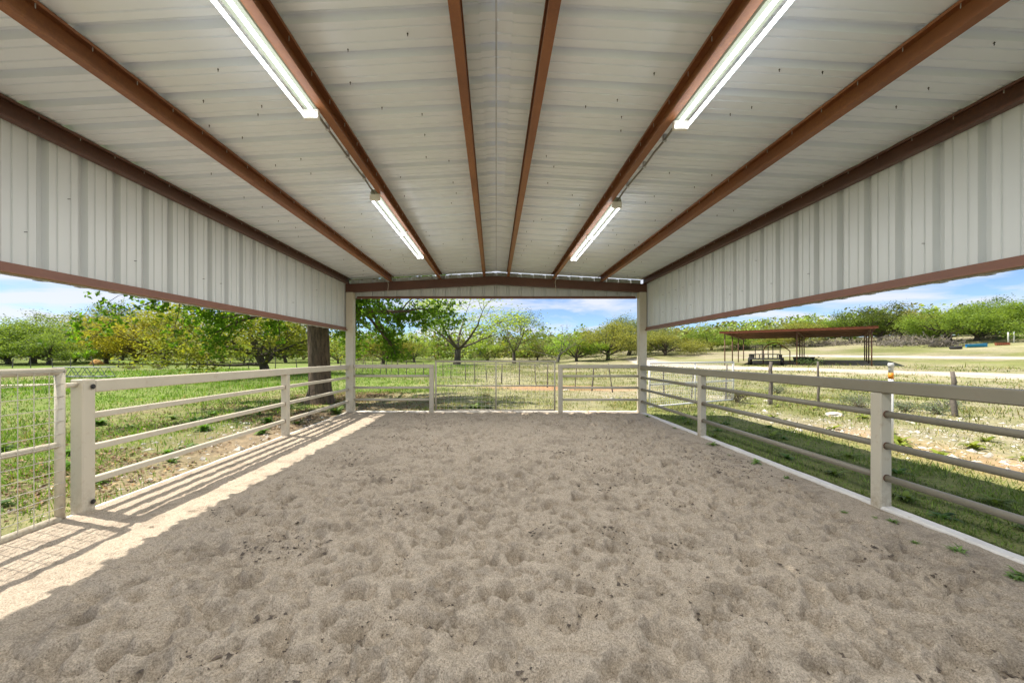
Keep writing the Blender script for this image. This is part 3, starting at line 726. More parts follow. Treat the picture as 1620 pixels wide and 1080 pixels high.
# marker pipe behind the right fence post
t_ = thing('marker_pipe', 'white marker pipe with orange band behind right fence post', 'marker', (6.02, 5.9, gz(6.02, 5.9)))
z = gz(6.02, 5.9)
MB().tube([(6.02, 5.9, z - .2), (6.02, 5.9, 1.03)], .030, 12).build('pipe', M['white'], t_, True)
MB().tube([(6.02, 5.9, 1.03), (6.02, 5.9, 1.12)], .0315, 12).build('orange_band', M['orange'], t_, True)
MB().tube([(6.02, 5.9, 1.12), (6.02, 5.9, 1.22), (6.02, 5.9, 1.262)], .030, 12).build('pipe_top', M['white'], t_, True)
MB().tube([(6.02, 5.9, 1.20), (6.02, 5.9, 1.262), (6.02, 5.9, 1.27)], [.036, .036, .03], 12).build('cap', M['white'], t_, True)

# ------------------------------------------------------------------ rusty open shed on the rise
FR = Vector((32.1, 33.0)); ux = Vector((-.751, .66)); uy = Vector((.66, .751)); SL, SD = 11.1, 11.0
sh = thing('open_shed', 'open pole shed with rusty red flat roof on thin posts', 'shed', (FR.x, FR.y, gz(*FR)))
def SP(a, d, z): p = FR + ux * a + uy * d; return (p.x, p.y, z)
zf, zb = 3.72, 3.42
def shz(d): return zf + (zb - zf) * d / SD
mb = MB(); N = 56
v = []; 
for k in range(N + 1):
    a = -0.35 + (SL + .7) * k / N; h = .035 * (k % 2)
    for d in (-.5, SD + .4): v.append(SP(a, d, shz(d) + h + .17))
mb.addm(v, [(2 * k, 2 * k + 1, 2 * k + 3, 2 * k + 2) for k in range(N)]); rf = mb.build('roof', M['rust'], sh)
def obox(a0, a1, d0, d1, z0f, z1f):
    """box laid out in the shed's own axes; z functions of depth"""
    v = [SP(a, d, zz(d)) for zz in (z0f, z1f) for a, d in ((a0, d0), (a1, d0), (a1, d1), (a0, d1))]
    return MB().addm(v, [(0, 1, 2, 3), (7, 6, 5, 4), (0, 4, 5, 1), (1, 5, 6, 2), (2, 6, 7, 3), (3, 7, 4, 0)])
obox(-.35, SL + .35, -.45, -.38, lambda d: shz(d) - .02, lambda d: shz(d) + .165).build('fascia', M['rust'], rf)
for k in range(6):
    d = .2 + (SD - .4) * k / 5; obox(-.3, SL + .3, d - .04, d + .04, lambda q: shz(q) + .06, lambda q: shz(q) + .16).build('roof_beam', M['rust_post'], rf)
for a in (0.05, SL * .46, SL - .05):
    obox(a - .06, a + .06, -.37, SD + .2, lambda q: shz(q) - .06, lambda q: shz(q) + .055).build('roof_girder', M['rust_post'], rf)
    for d in (.05, SD * .36, SD * .68, SD - .05):
        p = SP(a, d, 0); MB().tube([(p[0], p[1], gz(p[0], p[1]) - .2), (p[0], p[1], shz(d) - .06)], .055, 8).build('post', M['rust_post'], sh, True)
# flat trailer under the shed
def local_thing(name, label, cat, x, y, rz, group=None):
    return thing(name, label, cat, (x, y, gz(x, y)), rz, group)
t_ = local_thing('flatbed_trailer', 'dark flatbed trailer with low slatted rails and head rack under the shed', 'trailer', 26.9, 38.6, R(-40))
L_ = dict(world=False)
MB().bbox(-1.2, 1.2, -1.7, 1.7, .52, .66, .02).build('bed', M['dark'], t_, **L_)
for sgn in (-1, 1):
    w_ = MB()
    for yy in (-.45, .45):
        wh = MB(); pts = [(1.32 * sgn - .1, yy, .36), (1.32 * sgn + .1, yy, .36)]; wh.tube(pts, .36, 16); o = wh.build('wheel', M['rubber'], t_, **L_)
        MB().tube([(1.32 * sgn - .11, yy, .36), (1.32 * sgn + .11, yy, .36)], .17, 12).build('rim', M['rust_post'], o, **L_)
    MB().bbox(1.18 * sgn - .05, 1.18 * sgn + .05, -1.7, 1.7, .95, 1.03, .01).build('side_rail', M['dark'], t_, **L_)
    for k in range(5):
        yy = -1.6 + .8 * k; MB().bbox(1.18 * sgn - .04, 1.18 * sgn + .04, yy - .04, yy + .04, .66, .95, .008).build('rail_stake', M['dark'], t_, **L_)
for k in range(7):
    xx = -1.05 + .35 * k; MB().bbox(xx - .04, xx + .04, -1.68, -1.60, .66, 1.0, .008).build('end_slat', M['dark'], t_, **L_)
MB().bbox(-1.2, 1.2, -1.70, -1.62, 1.0, 1.08, .01).build('end_rail', M['dark'], t_, **L_)
for xx in (-1.05, -.45, .05, .45, 1.05): MB().bbox(xx - .035, xx + .035, 1.60, 1.68, .66, 2.0, .008).build('rack_post', M['dark'], t_, **L_)
for xa, xb, zz in ((-1.05, -.4, 1.97), (-1.05, -.4, 1.5), (.4, 1.05, 1.97), (.4, 1.05, 1.5)): MB().bbox(xa, xb, 1.59, 1.69, zz, zz + .06, .008).build('rack_bar', M['dark'], t_, **L_)
MB().tube([(0, -1.7, .56), (0, -2.6, .5)], .05, 8).build('tongue', M['dark'], t_, **L_)
t_ = local_thing('hoop_frame', 'rusty curved hoop frame standing behind the flatbed trailer', 'farm frame', 29.6, 41.3, R(-35))
for yy in (0, .45):
    MB().tube([(-.9 + 0 * k, yy, 0) if k == 0 else (-.9 + 1.2 * (1 - math.cos(math.pi / 2 * k / 7)), yy, 1.2 + 1.0 * math.sin(math.pi / 2 * k / 7)) for k in range(8)], .05, 8).build('hoop', M['rust'], t_, True, **L_)
MB().tube([(.3, 0, 2.2), (1.4, 0, 1.3)], .05, 8).build('diagonal', M['rust'], t_, **L_); MB().tube([(1.4, 0, 1.3), (1.4, 0, -.1)], .05, 8).build('leg', M['rust'], t_, **L_)
MB().tube([(.3, 0, 2.2), (.3, .45, 2.2)], .04, 8).build('cross_bar', M['rust'], t_, **L_)
t_ = local_thing('feed_trough', 'low dark feed trough on the ground beside the shed posts', 'trough', 29.9, 37.6, R(-40))
v = MB(); v.addm([(-.75, -.3, .25), (.75, -.3, .25), (.75, .3, .25), (-.75, .3, .25), (-.85, -.42, .72), (.85, -.42, .72), (.85, .42, .72), (-.85, .42, .72), (-.78, -.36, .70), (.78, -.36, .70), (.78, .36, .70), (-.78, .36, .70), (-.7, -.26, .32), (.7, -.26, .32), (.7, .26, .32), (-.7, .26, .32)],
    [(3, 2, 1, 0), (0, 1, 5, 4), (1, 2, 6, 5), (2, 3, 7, 6), (3, 0, 4, 7), (4, 5, 9, 8), (5, 6, 10, 9), (6, 7, 11, 10), (7, 4, 8, 11), (8, 9, 13, 12), (9, 10, 14, 13), (10, 11, 15, 14), (11, 8, 12, 15), (12, 13, 14, 15)])
v.build('basin', M['dark'], t_, **L_)
for xx in (-.55, .55):
    for yy in (-.2, .2): MB().tube([(xx, yy, -.1), (xx, yy, .26)], .04, 6).build('leg', M['dark'], t_, **L_)
# things lying under the oaks on the right
def at(px, Zd): return ((px - 785) * Zd / FPX, Zd)
x, y = at(1545, 52)
t_ = local_thing('boat', 'long bright blue boat hull lying on the ground under right oaks', 'boat', x, y, R(-30))
v = []; K = 9
for k in range(K):
    u = k / (K - 1); wd = .62 * (1 - (abs(u - .42) / .62) ** 2.6); xx = -1.5 + 3.0 * u; ht = .62 + .18 * u * u
    for q in range(7):
        a = math.pi * q / 6; v.append((xx, -wd * math.cos(a), max(.02, ht - ht * math.sin(a) ** .6 * .98)))
mb = MB().addm(v, [(k * 7 + q, (k + 1) * 7 + q, (k + 1) * 7 + q + 1, k * 7 + q + 1) for k in range(K - 1) for q in range(6)])
mb.build('hull', M['blue'], t_, True, **L_)
for s in (-1, 1):
    pts = [(-1.5 + 3.0 * k / 8, s * .62 * (1 - (abs(k / 8 - .42) / .62) ** 2.6), .62 + .18 * (k / 8) ** 2) for k in range(9)]; MB().tube(pts, .04, 6).build('gunwale', M['blue'], t_, True, **L_)
for xx in (-.8, .5): MB().bbox(xx - .12, xx + .12, -.52, .52, .42, .47, .01).build('thwart', M['blue'], t_, **L_)
x, y = at(1512, 51)
t_.scale = (.64, .64, .64)
x, y = at(1512, 51)
t_ = local_thing('tractor_tyre', 'dark old tyre lying flat left of the blue boat', 'tyre', x, y, 0)
pr = []
for k in range(13):
    a = 2 * math.pi * k / 12; pr.append((.42 + .17 * math.cos(a), .19 + .19 * math.sin(a)))
mb = MB(); v = []; f = []
for r__, z in pr:
    for k in range(20): v.append((r__ * math.cos(k * math.pi / 10), r__ * math.sin(k * math.pi / 10), z))
for i in range(12):
    for k in range(20): f.append((i * 20 + k, i * 20 + (k + 1) % 20, (i + 1) * 20 + (k + 1) % 20, (i + 1) * 20 + k))
mb.addm(v, f).build('tread', M['rubber'], t_, True, **L_); MB().lathe([(.27, .1), (.27, .16)], 0, 0, 0, 16).build('rim', M['rust_post'], t_, **L_)
x, y = at(1586, 52)
t_ = local_thing('farm_implement', 'rust red disc harrow parked right of the blue boat', 'implement', x, y, R(-25))
MB().bbox(-1.2, 1.2, -.06, .06, .62, .74, .01).build('frame_beam', M['rust'], t_, **L_); MB().bbox(-1.2, 1.2, .6, .72, .62, .74, .01).build('frame_beam', M['rust'], t_, **L_)
for xx in (-1.1, 0, 1.1): MB().bbox(xx - .05, xx + .05, -.1, .8, .64, .73, .01).build('cross_beam', M['rust'], t_, **L_)
for k in range(8):
    xx = -1.1 + .31 * k; MB().tube([(xx - .015, 0, .30), (xx + .04, .02, .30)], [.32, .27], 14).build('disc', M['rust'], t_, **L_)
MB().tube([(-1.15, 0, .30), (1.15, 0, .30)], .03, 8).build('axle', M['rust_post'], t_, **L_)
t_.scale = (.55, .55, .55)
for px_, s in ((1595, 'left'), (1604, 'right')):
    x, y = at(px_, 54); z = gz(x, y)
    o = MB().tube([(x, y, z - .2), (x, y, z + 1.5), (x, y, z + 1.52)], [.08, .08, .06], 10).build('white_post', M['white'], None, True)
    tag(o, 'short white post behind the rust red implement, %s one of the two' % s, 'post')
# steel truss and hay on the left meadow
t_ = local_thing('steel_truss', 'grey steel lattice truss lying in the grass beyond the left gate', 'truss', -26.6, 25.0, R(4))
cz = {0: .12, 1: .72}
for yy in (-.3, .3):
    for lv in (0, 1): MB().tube([(-1.6, yy, cz[lv]), (1.6, yy, cz[lv])], .03, 6).build('chord', M['truss'], t_, **L_)
    for k in range(8):
        xx = -1.6 + .4 * k; MB().tube([(xx, yy, cz[k % 2]), (xx + .4, yy, cz[(k + 1) % 2])], .018, 6).build('lattice_bar', M['truss'], t_, **L_)
for xx in (-1.6, -.55, .55, 1.6):
    for lv in (0, 1): MB().tube([(xx, -.3, cz[lv]), (xx, .3, cz[lv])], .018, 6).build('cross_bar', M['truss'], t_, **L_)
x, y = at(153, 62)
rs2 = np.random.RandomState(3); mb = MB(); n1_, n2_ = 18, 8; v = []
for i in range(n2_):
    ph = i / (n2_ - 1) * math.pi / 2
    for k in range(n1_):
        a = 2 * math.pi * k / n1_; rr2 = 1 + .14 * rs2.randn() * math.cos(ph); v.append((x + 0.95 * math.cos(ph) * math.cos(a) * rr2, y + .75 * math.cos(ph) * math.sin(a) * rr2, gz(x, y) - .1 + .85 * math.sin(ph) * (1 + .08 * rs2.randn())))
o = mb.addm(v, [(i * n1_ + k, i * n1_ + (k + 1) % n1_, (i + 1) * n1_ + (k + 1) % n1_, (i + 1) * n1_ + k) for i in range(n2_ - 1) for k in range(n1_)]).build('hay_pile', M['straw'], None, True)
tag(o, 'slumped orange brown hay pile on the meadow behind the far wire fence', 'hay')

# ------------------------------------------------------------------ trees
def rvec(r_): 
    v = Vector((r_.gauss(0, 1), r_.gauss(0, 1), r_.gauss(0, 1))); return v.normalized()
def grow(seed, trunk, limbs, levels, kids, shrink, wob, lift, droop, minr=.012):
    """trunk: list of (point, radius); limbs: list of (index on trunk, direction, length). Returns branch lines and twig points"""
    r_ = random.Random(seed); lines = [([p for p, q in trunk], [q for p, q in trunk])]; tips = []
    def br(p, d, L, r, lvl):
        n = 5 if lvl < levels else 4; pts = [p.copy()]; rs_ = [r]; d = d.normalized()
        for i in range(n):
            d = (d + rvec(r_) * wob + Vector((0, 0, lift if lvl < levels else -droop))).normalized()
            p = p + d * (L / n); pts.append(p.copy()); rs_.append(max(minr * .6, r * (1 - .75 * (i + 1) / n)))
        lines.append((pts, rs_))
        if lvl >= levels:
            for q in pts[1:]: tips.append((q, d.copy()))
            return
        for k in range(kids):
            u = .3 + .7 * (k + r_.random() * .8) / kids; i = min(n - 1, int(u * n)); q = pts[i].lerp(pts[i + 1], u * n - i)
            ax = rvec(r_); side = (ax - d * ax.dot(d)).normalized(); ang = r_.uniform(.45, 1.0)
            dd = (pts[i + 1] - pts[i]).normalized() * math.cos(ang) + side * math.sin(ang)
            br(q, dd, L * shrink * r_.uniform(.75, 1.2), max(minr, rs_[i] * .55), lvl + 1)
        br(p, d, L * shrink * .8, max(minr, rs_[-1]), lvl + 1)
    for i, d, L, r in limbs: br(Vector(trunk[i][0]), Vector(d), L, r, 1)
    return lines, tips
def wood_mesh(name, lines, sides=6, keep=.0):
    mb = MB()
    for pts, rs_ in lines:
        if max(rs_) < keep: continue
        mb.tube(pts, list(rs_), sides if max(rs_) > .06 else 4, False)
    return mb.mesh(name, True)
def leaf_mesh(name, cen, size, aspect, seed, up=0.3, out=None):
    rs_ = np.random.RandomState(seed); n = len(cen)
    nr = rs_.randn(n, 3); nr[:, 2] = np.abs(nr[:, 2]) + up; nr /= np.linalg.norm(nr, axis=1)[:, None]
    a = rs_.randn(n, 3) if out is None else out + .5 * rs_.randn(n, 3)
    a -= nr * (a * nr).sum(1)[:, None]; a /= np.linalg.norm(a, axis=1)[:, None] + 1e-9; b_ = np.cross(nr, a)
    s = (size * rs_.uniform(.6, 1.3, n))[:, None]
    c = cen
    V = np.stack([c - a * s * .5, c + b_ * s * aspect * .5 + nr * s * .08, c + a * s * .55, c - b_ * s * aspect * .5 + nr * s * .08], 1).reshape(-1, 3)
    return npmesh(name, V, np.arange(4 * n).reshape(-1, 4))
def crown_points(tips, per, sig, seed, flat=.7):
    rs_ = np.random.RandomState(seed); T_ = np.array([tuple(q) for q, d in tips]); n = len(T_)
    k = rs_.poisson(per * rs_.gamma(2.0, .5, n)); idx = np.repeat(np.arange(n), k)
    off = rs_.randn(len(idx), 3) * sig; off[:, 2] *= flat
    return T_[idx] + off
def proto(kind, seed):
    r_ = random.Random(seed); H = 8.0
    if kind == 'oak':
        th = r_.uniform(1.3, 1.9); lean = r_.uniform(-.5, .5)
        trunk = [(Vector((0, 0, -.4)), .36), (Vector((0, 0, .3)), .25), (Vector((lean * .4, 0, th * .6)), .21), (Vector((lean, .1, th)), .19)]
        limbs = []; n = 8
        for k in range(n):
            a = 2 * math.pi * (k + r_.uniform(-.3, .3)) / n; e = r_.uniform(.0, .75); limbs.append((3 if k % 3 else 2, (math.cos(a) * math.cos(e), math.sin(a) * math.cos(e), math.sin(e)), r_.uniform(2.7, 3.7), .13))
        limbs += [(3, (.2, .1, 1), 3.2, .14), (3, (-.3, -.2, 1), 2.8, .13)]
        lines, tips = grow(seed, trunk, limbs, 3, 3, .58, .22, .08, .14)
        cen = crown_points(tips, 22.0, .42, seed); size, asp = .15, .75
    elif kind == 'vase':
        trunk = [(Vector((0, 0, -.4)), .22), (Vector((.05, 0, .5)), .16), (Vector((.1, .05, 1.5)), .14)]
        limbs = []
        for k in range(5):
            a = 2 * math.pi * (k + r_.uniform(-.2, .2)) / 5; e = r_.uniform(.45, 1.2); limbs.append((2, (math.cos(a) * math.cos(e), math.sin(a) * math.cos(e), math.sin(e)), r_.uniform(3.0, 4.2), .085))
        lines, tips = grow(seed, trunk, limbs, 3, 3, .55, .15, .08, .02, .014)
        cen = crown_points(tips, 17.0, .30, seed, 1); size, asp = .13, .6
    elif kind == 'bush':
        trunk = [(Vector((0, 0, -.3)), .22), (Vector((0, 0, .5)), .17), (Vector((.1, 0, 1.0)), .15)]
        limbs = [(2, (math.cos(a) * .8, math.sin(a) * .8, r_.uniform(.25, .8)), r_.uniform(2.4, 3.4), .12) for a in [2 * math.pi * k / 7 + r_.uniform(-.3, .3) for k in range(7)]] + [(2, (0, .1, 1), 3.6, .12)]
        lines, tips = grow(seed, trunk, limbs, 3, 3, .55, .25, .12, .12)
        cen = crown_points(tips, 13.0, .34, seed, .9); size, asp = .15, .6
    elif kind == 'bare':
        trunk = [(Vector((0, 0, -.4)), .25), (Vector((.2, 0, .7)), .19), (Vector((.5, .1, 1.7)), .16)]
        limbs = [(2 if k % 2 else 1, (math.cos(a) * .8, math.sin(a) * .8, r_.uniform(.6, 1.2)), r_.uniform(3.0, 3.9), .09) for k, a in enumerate([2 * math.pi * k / 6 + r_.uniform(-.3, .3) for k in range(6)])]
        lines, tips = grow(seed, trunk, limbs, 3, 3, .56, .3, .06, .0, .02)
        cen = crown_points(tips, 0.7, .25, seed, 1); size, asp = .17, .6
    tm = wood_mesh(kind + '_trunk', lines, 6, .0 if kind in ('vase', 'bare') else .02)
    cm = leaf_mesh(kind + '_crown', cen, size, asp, seed)
    ext = np.abs(np.percentile(cen, [2, 98], axis=0)); wid = ext[:, :2].mean() * 2; top = np.percentile(cen[:, 2], 99)
    tm.materials.append(M['bark_grey'] if kind == 'bare' else M['bark_far']); cm.materials.append(M['leaf'])
    return tm, cm, wid, top
PRO = {'oak': [proto('oak', s) for s in (101, 102, 103, 104)], 'vase': [proto('vase', s) for s in (201, 202)], 'bush': [proto('bush', s) for s in (301, 302)], 'bare': [proto('bare', 401)]}
DARK, GREEN, OLIVE, YEL, GREY, LIGHT, BRIGHT = (.15, .23, .06), (.23, .34, .07), (.30, .32, .095), (.48, .47, .065), (.24, .29, .17), (.37, .50, .12), (.31, .52, .08)
def tree(kind, k, px, Zd, ytop, wpx, col, rz, label, group=None, name=None):
    tm, cm, wid, top = PRO[kind][k % len(PRO[kind])]
    x, y = at(px, Zd); z = gz(x, y)
    Ht = CAMZ + (563 - ytop) * Zd / FPX - z; s = 1.16 * wpx * Zd / FPX / wid; bury = .0 if kind in ('vase', 'bare') else .035; sz = Ht / (top * (1 - bury)); z -= bury * top * sz
    o = thing(name or {'oak': 'oak_tree', 'vase': 'pecan_tree', 'bush': 'mesquite_tree', 'bare': 'bare_tree'}[kind], label, 'tree', (x, y, z), rz, group)
    o.scale = (s, s, sz)
    a = link('trunk', tm, None, o, world=False); c = link('crown', cm, None, o, world=False); c.color = (*col, 1)
    return o
T = tree
# left wood, from the left edge of the picture
T('oak', 0, 14, 62, 512, 105, GREEN, .3, 'green live oak at the left edge of the picture behind the gate')
T('oak', 1, 52, 66, 503, 130, GREEN, 1.9, 'bright green spreading live oak behind the left gate, right of the edge tree')
T('oak', 2, 78, 60, 531, 95, GREEN, 4.0, 'low green oak with leaning trunk right above the left gate latch')
T('oak', 3, 103, 92, 501, 120, GREY, 2.2, 'grey green oak standing tall behind the leaning low oak')
T('oak', 1, 140, 96, 500, 90, GREY, 5.0, 'dusky grey green oak behind the yellow green thicket on the left')
T('bush', 0, 118, 72, 530, 65, GREEN, .5, 'rounded green thicket tree between the leaning oak and the yellow oak')
T('oak', 2, 168, 70, 520, 85, YEL, 1.0, 'smaller yellow leaved oak above the hay pile')
T('oak', 0, 192, 88, 484, 85, GREY, 3.3, 'tall grey green oak behind the yellow oaks')
T('oak', 3, 215, 68, 505, 95, YEL, .4, 'golden yellow oak right of the hay pile')
T('oak', 1, 262, 66, 484, 140, (.36, .35, .07), 3.0, 'large ochre leaved oak with dark trunks left of the second near trunk')
T('bush', 1, 318, 74, 520, 80, OLIVE, 1.0, 'olive low tree behind the far wire fence below the skirt wall')
T('oak', 2, 352, 82, 512, 90, OLIVE, 2.0, 'olive oak deep in the left wood, right of the ochre oak')
T('oak', 0, 421, 29.5, 470, 190, (.30, .34, .065), .9, 'yellowing oak with short thick dark trunk left of the big near oak')
T('oak', 3, 452, 85, 515, 80, OLIVE, 4.1, 'olive oak behind the thick dark trunk on the left')
T('bush', 0, 386, 68, 540, 42, LIGHT, 2.0, 'small light green sapling tree left of the thick dark trunk')
T('bush', 1, 535, 80, 530, 60, LIGHT, 2.6, 'light green tree half hidden by the left barn column')
# seen through the far opening
T('bush', 0, 568, 105, 532, 60, OLIVE, .2, 'olive thicket tree just right of the left barn column')
T('oak', 3, 606, 66, 527, 78, (.20, .21, .035), 1.4, 'low yellow green oak with dark spreading limbs behind the far gate')
T('bush', 1, 655, 84, 520, 60, LIGHT, 2.1, 'bright green low tree left of the tall forked tree')
T('vase', 0, 722, 58, 462, 170, LIGHT, .5, 'tall forked airy light green tree behind the middle of the far gate')
T('bush', 0, 772, 92, 528, 66, LIGHT, 3.2, 'light green bush tree between the two airy trees')
T('vase', 1, 813, 66, 492, 92, (.14, .19, .05), 1.1, 'smaller airy tree right of the tall forked tree')
T('bush', 1, 850, 90, 530, 50, OLIVE, .9, 'olive thicket tree right of the smaller airy tree')
T('bare', 0, 881, 70, 514, 75, GREY, .2, 'nearly bare crooked tree in the far opening')
T('bush', 0, 912, 72, 525, 76, BRIGHT, 4.4, 'bright green rounded mesquite right of the bare crooked tree')
T('oak', 2, 962, 72, 512, 95, OLIVE, 5.5, 'broad olive live oak left of the right barn column')
T('oak', 0, 995, 84, 503, 80, GREY, 2.7, 'grey green oak rising behind the broad olive live oak')
T('oak', 1, 1052, 74, 522, 85, OLIVE, .1, 'olive oak with forked dark trunk right of the right barn column')
T('bush', 1, 1092, 80, 535, 55, (.20, .2, .04), .6, 'yellow green low tree left of the rusty shed')
T('oak', 3, 1126, 84, 517, 62, GREEN, 2.4, 'dark green oak just left of the rusty shed')
T('bare', 0, 1095, 104, 515, 70, GREY, 1.4, 'grey twiggy tree behind the yellow green low tree')
T('oak', 2, 1172, 78, 528, 70, GREEN, 3.6, 'green oak seen under the left end of the shed roof')
# the rise on the right
T('bush', 0, 1225, 82, 532, 80, OLIVE, .9, 'olive thicket tree behind the trailer under the shed roof')
T('oak', 0, 1262, 80, 512, 75, OLIVE, 4.9, 'olive oak showing above the middle of the shed roof')
T('oak', 3, 1306, 84, 500, 70, GREEN, 1.2, 'green oak showing above the right half of the shed roof')
T('oak', 1, 1345, 82, 496, 72, GREEN, 3.9, 'rounded green oak behind the right end of the shed roof')
T('oak', 2, 1392, 78, 486, 95, (.10, .14, .04), 2.9, 'tall airy oak right of the shed roof end')
T('oak', 0, 1428, 82, 496, 70, OLIVE, .7, 'olive oak in the gap right of the tall airy oak')
T('bush', 1, 1462, 84, 520, 60, OLIVE, 2.2, 'low olive tree in the sky gap on the right rise')
T('oak', 3, 1503, 62, 490, 100, GREEN, 1.5, 'green live oak at the left end of the right hand oak row')
T('oak', 1, 1545, 60, 483, 105, GREEN, 5.2, 'green live oak straight above the blue boat')
T('oak', 2, 1590, 63, 481, 100, GREEN, .6, 'green live oak right of the blue boat')
T('oak', 0, 1632, 60, 478, 110, GREEN, 2.1, 'green live oak at the right edge of the picture')
T('oak', 3, 1560, 78, 477, 95, DARK, 3.1, 'darker oak crown rising behind the right hand oak row')

# far wood that closes the view: one mass
rs3 = np.random.RandomState(77); n = 1500
ang = rs3.uniform(-1.12, 1.12, n); dd = rs3.uniform(86, 150, n); cx = np.tan(ang) * dd; cy = dd
keepm = np.abs(cx) < 260; cx, cy = cx[keepm], cy[keepm]; n = len(cx)
hh = rs3.uniform(3.5, 8.6, n) * (1 + .25 * fbm(cx, cy, 60, 9, 2)); wd_ = rs3.uniform(2.2, 4.5, n); cz_ = height(cx, cy)
per = 60; idx = np.repeat(np.arange(n), per); sph = rs3.randn(len(idx), 3); sph /= np.linalg.norm(sph, axis=1)[:, None]; sph *= (rs3.uniform(.3, 1, len(idx)) ** .5)[:, None]
cen = np.stack([cx[idx] + sph[:, 0] * wd_[idx], cy[idx] + sph[:, 1] * wd_[idx], cz_[idx] + hh[idx] * (.56 + .46 * sph[:, 2])], 1)
lm = leaf_mesh('far_wood', cen, .85, .7, 5)
pal = np.array([GREY, OLIVE, GREEN, (.24, .23, .11), LIGHT]); colf = np.repeat(pal[rs3.randint(0, 5, n)][idx], 4, axis=0)
a_ = lm.color_attributes.new('Col', 'FLOAT_COLOR', 'POINT'); c4 = np.ones((len(colf), 4), dtype=np.float32); c4[:, :3] = colf; a_.data.foreach_set('color', c4.ravel())
fw = link('far_wood', lm, M['grass']); tag(fw, 'hazy far wood of mixed oaks closing off the meadow', 'wood', kind='stuff')

# the big near oak
OX, OY = at(506, 11.7); oz = gz(OX, OY)
no_ = thing('oak_tree', 'big near oak with thick furrowed trunk and low leafy boughs beside left column', 'tree', (OX, OY, oz))
r_ = random.Random(8)
trunk = [(Vector((OX, OY, oz - .3)), .56), (Vector((OX, OY, oz + .06)), .43), (Vector((OX + .01, OY, oz + .45)), .325), (Vector((OX - .02, OY, oz + 1.3)), .305), (Vector((OX - .05, OY, oz + 2.2)), .30), (Vector((OX - .05, OY, oz + 2.9)), .31), (Vector((OX, OY, oz + 3.5)), .27)]
limbs = []
for k, (a, e, L) in enumerate([(-12, .02, 2.4), (2, .10, 2.6), (14, .2, 2.5), (28, .05, 2.7), (40, .25, 2.7), (62, .2, 2.9), (100, .3, 3.0), (140, .12, 2.9), (160, .05, 2.7), (178, .15, 2.8), (195, .02, 2.7), (212, .15, 2.9), (238, .1, 2.8), (262, .3, 2.4)]):
    a = R(a); limbs.append((5 if k % 2 else 6, (math.cos(a) * math.cos(e), math.sin(a) * math.cos(e), math.sin(e)), L, .15))
limbs += [(4, (.95, -.2, .2), 1.2, .06), (6, (.2, .3, 1), 3.6, .2), (6, (-.4, -.1, 1), 3.6, .2), (6, (.1, -.5, 1), 3.2, .18)]
lines, tips = grow(17, trunk, limbs, 3, 3, .60, .24, .02, .30, .010)
tm = MB()
for pts, rs_ in lines:
    if any(p.x > -4.0 and p.y < 10.0 for p in pts): continue
    tm.tube(pts, list(rs_), 20 if max(rs_) > .25 else (8 if max(rs_) > .05 else 4), False)
link('trunk', tm.mesh('near_oak_trunk', True), M['bark'], no_)
rs4 = np.random.RandomState(6); TP = np.array([tuple(q) for q, d in tips]); 
cl = []; od = []
low = TP[:, 2] < 5.0
for q, lw in zip(TP, low):
    nc = rs4.poisson(7.5 if lw else 1.6)
    if q[0] > -4.0 and q[1] < 10.1: continue
    for _ in range(nc):
        c0 = q + rs4.randn(3) * np.array([.17, .17, .14])
        if c0[2] < 1.25 or (c0[0] > -3.95 and c0[1] < 9.95): continue
        for _k in range(7):
            o_ = rs4.randn(3); o_[2] -= .25; o_ /= np.linalg.norm(o_); cl.append(c0 + o_ * .055); od.append(o_)
cl = np.array(cl); od = np.array(od)
link('crown', leaf_mesh('near_oak_crown', cl, .092, .62, 9, .2, od), M['oakleaf'], no_)

# ------------------------------------------------------------------ shrubs, weeds, brush
def clump_mesh(name, n, L, wdt, arch, seed, upright=.5):
    """rosette of long leaves rising from one root"""
    rs_ = np.random.RandomState(seed); V = []; Fq = []
    for k in range(n):
        a = rs_.uniform(0, 2 * math.pi); e = rs_.uniform(.15, 1.0) * upright + .25; l = L * rs_.uniform(.55, 1.15); w_ = wdt * rs_.uniform(.7, 1.2); p = np.array([rs_.randn() * .012, rs_.randn() * .012, 0.0])
        b0 = len(V); S = 4
        for s in range(S + 1):
            u = s / S; ww = w_ * (math.sin(math.pi * min(1, u * .85 + .12)) ** .8) * (0 if s == S else 1); sd_ = np.array([-math.sin(a), math.cos(a), 0])
            V.append(p - sd_ * ww / 2 + np.array([0, 0, ww * .15])); V.append(p + sd_ * ww / 2 + np.array([0, 0, ww * .15]))
            e2 = e - arch * u * 1.6; p = p + l / S * np.array([math.cos(a) * math.cos(e2), math.sin(a) * math.cos(e2), math.sin(e2)])
        Fq += [(b0 + 2 * s, b0 + 2 * s + 1, b0 + 2 * s + 3, b0 + 2 * s + 2) for s in range(S)]
    me = npmesh(name, np.array(V), np.array(Fq)); me.materials.append(M['weed']); return me
WM = [clump_mesh('weed_mesh', 16, .20, .055, .8, s, .8) for s in (1, 2, 3)]
WT = [clump_mesh('tall_weed_mesh', 60, .30, .075, .75, s, 1.0) for s in (4, 5)]
WS = [clump_mesh('sprout_mesh', 36, .055, .009, .7, s, .9) for s in (6, 7)]
def weed(name, mesh, x, y, s, col, label, cat, group, z=None):
    o = link(name, mesh, None); o.location = (x, y, gz(x, y) if z is None else z); o.rotation_euler = (0, 0, random.Random(x * 7 + y).uniform(0, 6.28)); o.scale = (s, s, s); o.color = (*col, 1)
    WEEDS.setdefault(group, []).append(o)
    return tag(o, label, cat, group)
WEEDS = {}
r_ = random.Random(31)
